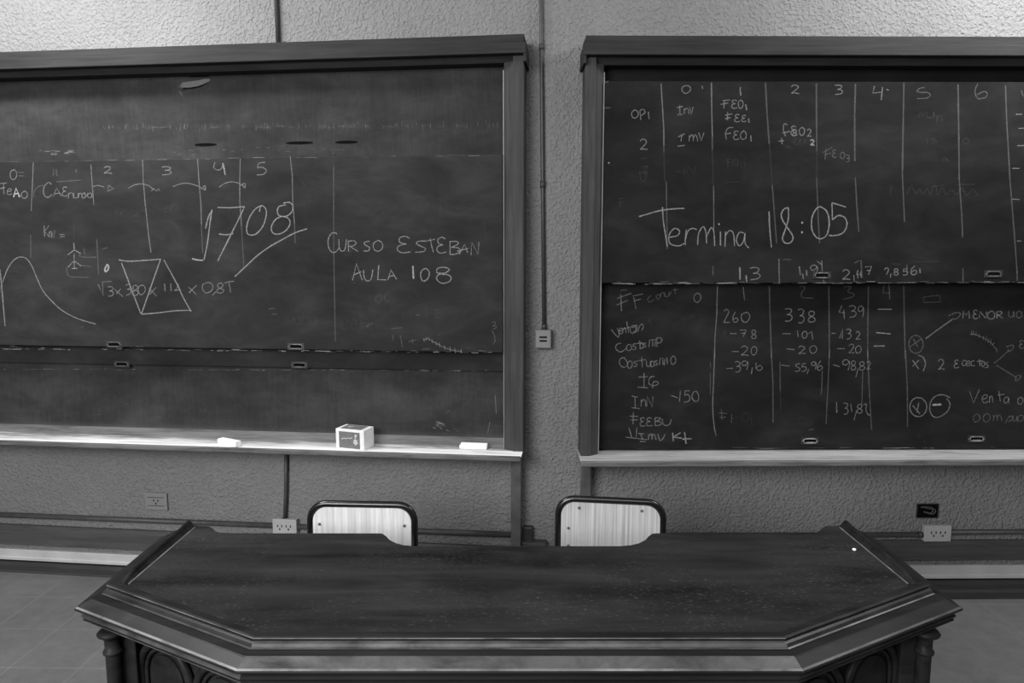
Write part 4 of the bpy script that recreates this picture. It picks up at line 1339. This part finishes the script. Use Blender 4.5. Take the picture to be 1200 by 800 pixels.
nx = [(-1.043, 0.458), (-1.00, 0.452), (-0.985, 0.440), (-0.965, 0.415), (-0.945, 0.402), (-0.90, 0.398)]
notch = [(-0.435, 0.396), (-0.425, 0.392), (-0.410, 0.372), (-0.395, 0.345), (-0.372, 0.322), (-0.345, 0.307), (-0.310, 0.300)]
back_l = nx + notch
back_edge = back_l + [(-x, y) for x, y in back_l[::-1]]          # left to right along the teacher's side

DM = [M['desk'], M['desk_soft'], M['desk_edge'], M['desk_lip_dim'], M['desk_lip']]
EB = [0, 1, 2, 0, 0]  # left bevel coloured paler than the right for the light; front worn
EL = [0, 4, 4, 3, 0]  # light put into the colour: bright lip left and front, dim copy right
ML, MB = EL[1:4], [1, 2, 1]  # front moulding repeats the painted bright and dim lip
# lower top with its rounded outer edge
bm = NB()
core = offs(PATH, 0.034)
poly = [(-1.126, 0.462)] + core[1:5] + [(1.126, 0.462)] + [(x, y + 0.004) for x, y in back_edge[::-1]]
A = [bm.verts.new((x, y, Z1)) for x, y in poly]
B = [bm.verts.new((x, y, Z1 - 0.024)) for x, y in poly]
bm.faces.new(A)
bm.faces.new(B[::-1])
for i in range(len(A)):
    j = (i + 1) % len(A)
    bm.faces.new((A[i], B[i], B[j], A[j]))
obj('lower_top', bm, M['desk'], DK)
bm = NB()
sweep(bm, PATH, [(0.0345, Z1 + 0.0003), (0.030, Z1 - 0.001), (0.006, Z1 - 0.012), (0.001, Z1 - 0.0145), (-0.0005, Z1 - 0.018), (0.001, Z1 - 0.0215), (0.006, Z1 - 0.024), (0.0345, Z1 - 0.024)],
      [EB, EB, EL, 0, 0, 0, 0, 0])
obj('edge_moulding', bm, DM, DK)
# cornice below
bm = NB()
ZC = Z1 - 0.0245
pr = [(0.030, ZC), (0.030, ZC - 0.006), (0.017, ZC - 0.009), (0.012, ZC - 0.0125), (0.011, ZC - 0.016), (0.013, ZC - 0.020), (0.019, ZC - 0.0225), (0.0195, ZC - 0.0245), (0.0145, ZC - 0.0255), (0.0145, ZC - 0.0285), (0.024, ZC - 0.032), (0.044, ZC - 0.036), (0.066, ZC - 0.040), (0.070, ZC - 0.075), (0.13, ZC - 0.075), (0.13, ZC)]
CB = [0, 2, 0, 0, 0]  # painted highlight on the left angled bead, the others stay dark
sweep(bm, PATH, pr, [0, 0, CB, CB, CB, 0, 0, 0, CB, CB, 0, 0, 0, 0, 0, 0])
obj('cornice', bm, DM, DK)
# writing surface
MP = [(-1.100, 0.058), (-0.612, -0.197), (0.612, -0.197), (1.100, 0.058)]
inn = offs(MP, 0.022)
bm = NB()


def xcut(p, q, x):
    t = (x - p[0]) / (q[0] - p[0])
    return (x, p[1] + t * (q[1] - p[1]))


lf = xcut(inn[0], inn[1], -1.041)
rf = xcut(inn[3], inn[2], 1.041)
poly = [lf, inn[1], inn[2], rf] + back_edge[::-1]
A = [bm.verts.new((x, y, Z2)) for x, y in poly]
B = [bm.verts.new((x, y, Z1 + 0.0004)) for x, y in poly]
bm.faces.new(A)
bm.faces.new(B[::-1])
for i in range(len(A)):
    j = (i + 1) % len(A)
    bm.faces.new((A[i], B[i], B[j], A[j]))
obj('writing_surface', bm, M['desk_top'], DK)
# the light joint lines along both ends of the writing surface
for s in (-1, 1):
    bm = NB()
    add_box(bm, (min(s * 1.041, s * 1.0445), 0.062, Z1 + 0.0005), (max(s * 1.041, s * 1.0445), 0.444, Z2 + 0.0012), 0.0004)
    o = obj('inlay_line', bm, M['desk_lip'], DK)
# front moulding of the writing surface
bm = NB()
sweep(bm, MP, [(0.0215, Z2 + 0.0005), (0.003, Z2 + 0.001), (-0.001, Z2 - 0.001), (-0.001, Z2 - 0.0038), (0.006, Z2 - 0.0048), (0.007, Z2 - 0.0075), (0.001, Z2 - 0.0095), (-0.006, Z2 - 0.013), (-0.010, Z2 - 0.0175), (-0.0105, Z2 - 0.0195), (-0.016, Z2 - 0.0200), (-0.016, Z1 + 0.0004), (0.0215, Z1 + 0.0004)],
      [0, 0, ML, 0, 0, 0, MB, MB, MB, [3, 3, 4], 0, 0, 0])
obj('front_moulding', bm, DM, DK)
# raised rails at both ends
for s in (-1, 1):
    bm = NB()
    pr = [(1.045, Z1 + 0.0004), (1.045, Z2 - 0.001), (1.051, Z2 + 0.001), (1.057, Z2 + 0.007), (1.061, Z2 + 0.015), (1.066, Z2 + 0.018), (1.071, Z2 + 0.015), (1.074, Z2 + 0.006), (1.082, Z2 - 0.004), (1.098, Z1 + 0.008), (1.122, Z1 + 0.002), (1.124, Z1 + 0.0004)]
    ks = []
    for y, k in ((None, 0.5), (0.12, 0.85), (0.20, 1.0), (0.40, 1.0), (0.44, 1.08), (0.456, 1.06), (0.464, 0.85)):
        # the front end butts against the back of the front moulding
        ks.append([bm.verts.new((s * x, (0.058 - (1.1 - x) * 0.5225 + 0.0262) if y is None else y, Z1 + 0.0004 + (z - Z1 - 0.0004) * (k if z > Z2 - 0.0005 else min(k * 1.3, 1.0)))) for x, z in pr])
    for a, b in zip(ks, ks[1:]):
        for i in range(len(pr)):
            j = (i + 1) % len(pr)
            bm.faces.new((a[i], a[j], b[j], b[i]))
    bm.faces.new(ks[0])
    bm.faces.new(ks[-1][::-1])
    obj('end_rail', bm, M['desk'], DK)
# body: panels under the top
BP = offs(PATH, 0.105)
BP[0] = (BP[0][0], 0.40)
BP[-1] = (BP[-1][0], 0.40)
ZB = ZC - 0.075
bm = NB()
sweep(bm, BP, [(0.0, ZB - 0.0005), (0.0, 0.001), (0.028, 0.001), (0.028, ZB - 0.0005)])
obj('body_panel', bm, M['desk'], DK)
bm = NB()
sweep(bm, BP, [(-0.0005, 0.10), (-0.012, 0.095), (-0.020, 0.075), (-0.022, 0.0015), (-0.0005, 0.0015)])
obj('plinth', bm, M['desk'], DK)
# columns at the corners of the front
CP = [(-1.056, -0.008), (-0.605, -0.222), (0.605, -0.222), (1.056, -0.008)]
for (x, y) in CP:
    bm = NB()
    zt = ZC - 0.041
    pr = [(0.030, 0.105), (0.030, 0.125), (0.024, 0.135), (0.027, 0.145), (0.019, 0.155), (0.0195, 0.35), (0.018, zt - 0.072), (0.0185, zt - 0.067), (0.0225, zt - 0.065), (0.0235, zt - 0.061), (0.0225, zt - 0.057), (0.018, zt - 0.055),
          (0.0185, zt - 0.030), (0.020, zt - 0.022), (0.026, zt - 0.018), (0.032, zt - 0.013), (0.034, zt - 0.008), (0.030, zt - 0.003), (0.023, zt - 0.0005)]
    add_lathe(bm, pr, (x, y))
    obj('column', bm, M['desk'], DK)
    bm = NB()
    add_lathe(bm, [(0.033, 0.0015), (0.033, 0.09), (0.030, 0.105)], (x, y), 8)
    obj('column_base', bm, M['desk'], DK)
for (x, y) in ((-1.036, 0.040), (-0.588, -0.186), (0.588, -0.186), (1.036, 0.040)):
    bm = NB()
    add_box(bm, (x - 0.030, y - 0.032, 0.0015), (x + 0.030, y + 0.032, ZB + 0.030), 0.003)
    obj('corner_post', bm, M['desk'], DK)
# arched mouldings on the three faces
def arch_on(p, q, n, m0, m1):
    p, q = Vector(p), Vector(q)
    L = (q - p).length
    t = (q - p) / L
    nrm = Vector((t.y, -t.x))           # towards the room
    span = (L - m0 - m1) / n
    for k in range(n):
        c = m0 + span * (k + 0.5)
        zs = ZB - 0.008 - span * 0.46
        for rr, tube, out in ((span * 0.455, 0.011, 0.003), (span * 0.375, 0.006, 0.002)):
            pts = [(c - rr, 0.11)]
            pts += [(c - rr * cos(pi * i / 16), zs + rr * 1.02 * sin(pi * i / 16)) for i in range(17)]
            pts += [(c + rr, 0.11)]
            bm = NB()
            add_tube(bm, [((p + t * u + nrm * (out + tube * 0.6)).x, (p + t * u + nrm * (out + tube * 0.6)).y, z) for u, z in pts], tube, 8)
            obj('arch_moulding', bm, M['desk'], DK)
        rr = span * 0.30
        pts = [(c - rr, 0.115)] + [(c - rr * cos(pi * i / 16), zs + rr * 1.02 * sin(pi * i / 16)) for i in range(17)] + [(c + rr, 0.115)]
        bm = NB()
        A = [bm.verts.new(((p + t * u + nrm * 0.008).x, (p + t * u + nrm * 0.008).y, z)) for u, z in pts]
        B = [bm.verts.new(((p + t * u + nrm * 0.0003).x, (p + t * u + nrm * 0.0003).y, z)) for u, z in pts]
        bm.faces.new(A)
        bm.faces.new(B[::-1])
        for i in range(len(A)):
            j = (i + 1) % len(A)
            bm.faces.new((A[i], B[i], B[j], A[j]))
        obj('arch_panel', bm, M['desk'], DK)
    for e, sg in ((0.0, 1), (L, -1)):
        bm = NB()
        a0, a1 = sorted((e + sg * 0.006, e + sg * (m0 - 0.004 if sg > 0 else m1 - 0.004)))
        vs = [(p + t * u + nrm * q) for u, q in ((a0, 0.0004), (a1, 0.0004), (a1, 0.012), (a0, 0.012))]
        add_prism(bm, [(v.x, v.y) for v in vs], 0.105, ZB - 0.001, 'z')
        obj('pilaster', bm, M['desk'], DK)


arch_on(BP[1], BP[2], 2, 0.040, 0.030)
arch_on(BP[2], BP[3], 4, 0.030, 0.030)
arch_on(BP[3], BP[4], 2, 0.030, 0.040)

# crumb of chalk on the desk
p = onz(1001, 644, Z2 + 0.003)
bm = NB()
bmesh.ops.create_icosphere(bm, subdivisions=2, radius=0.0055)
for v in bm.verts:
    v.co.z *= 0.7
    v.co += Vector((random.uniform(-1, 1), random.uniform(-1, 1), random.uniform(-1, 1))) * 0.0006
print('lettering', sum(o.name.startswith('chalk_lettering') for o in bpy.data.objects))
tag(obj('chalk_crumb', bm, M['chalk'], M=Matrix.Translation((p.x, p.y, Z2 + 0.0040))), 'tiny white crumb of chalk on the right side of the desk top', 'chalk')
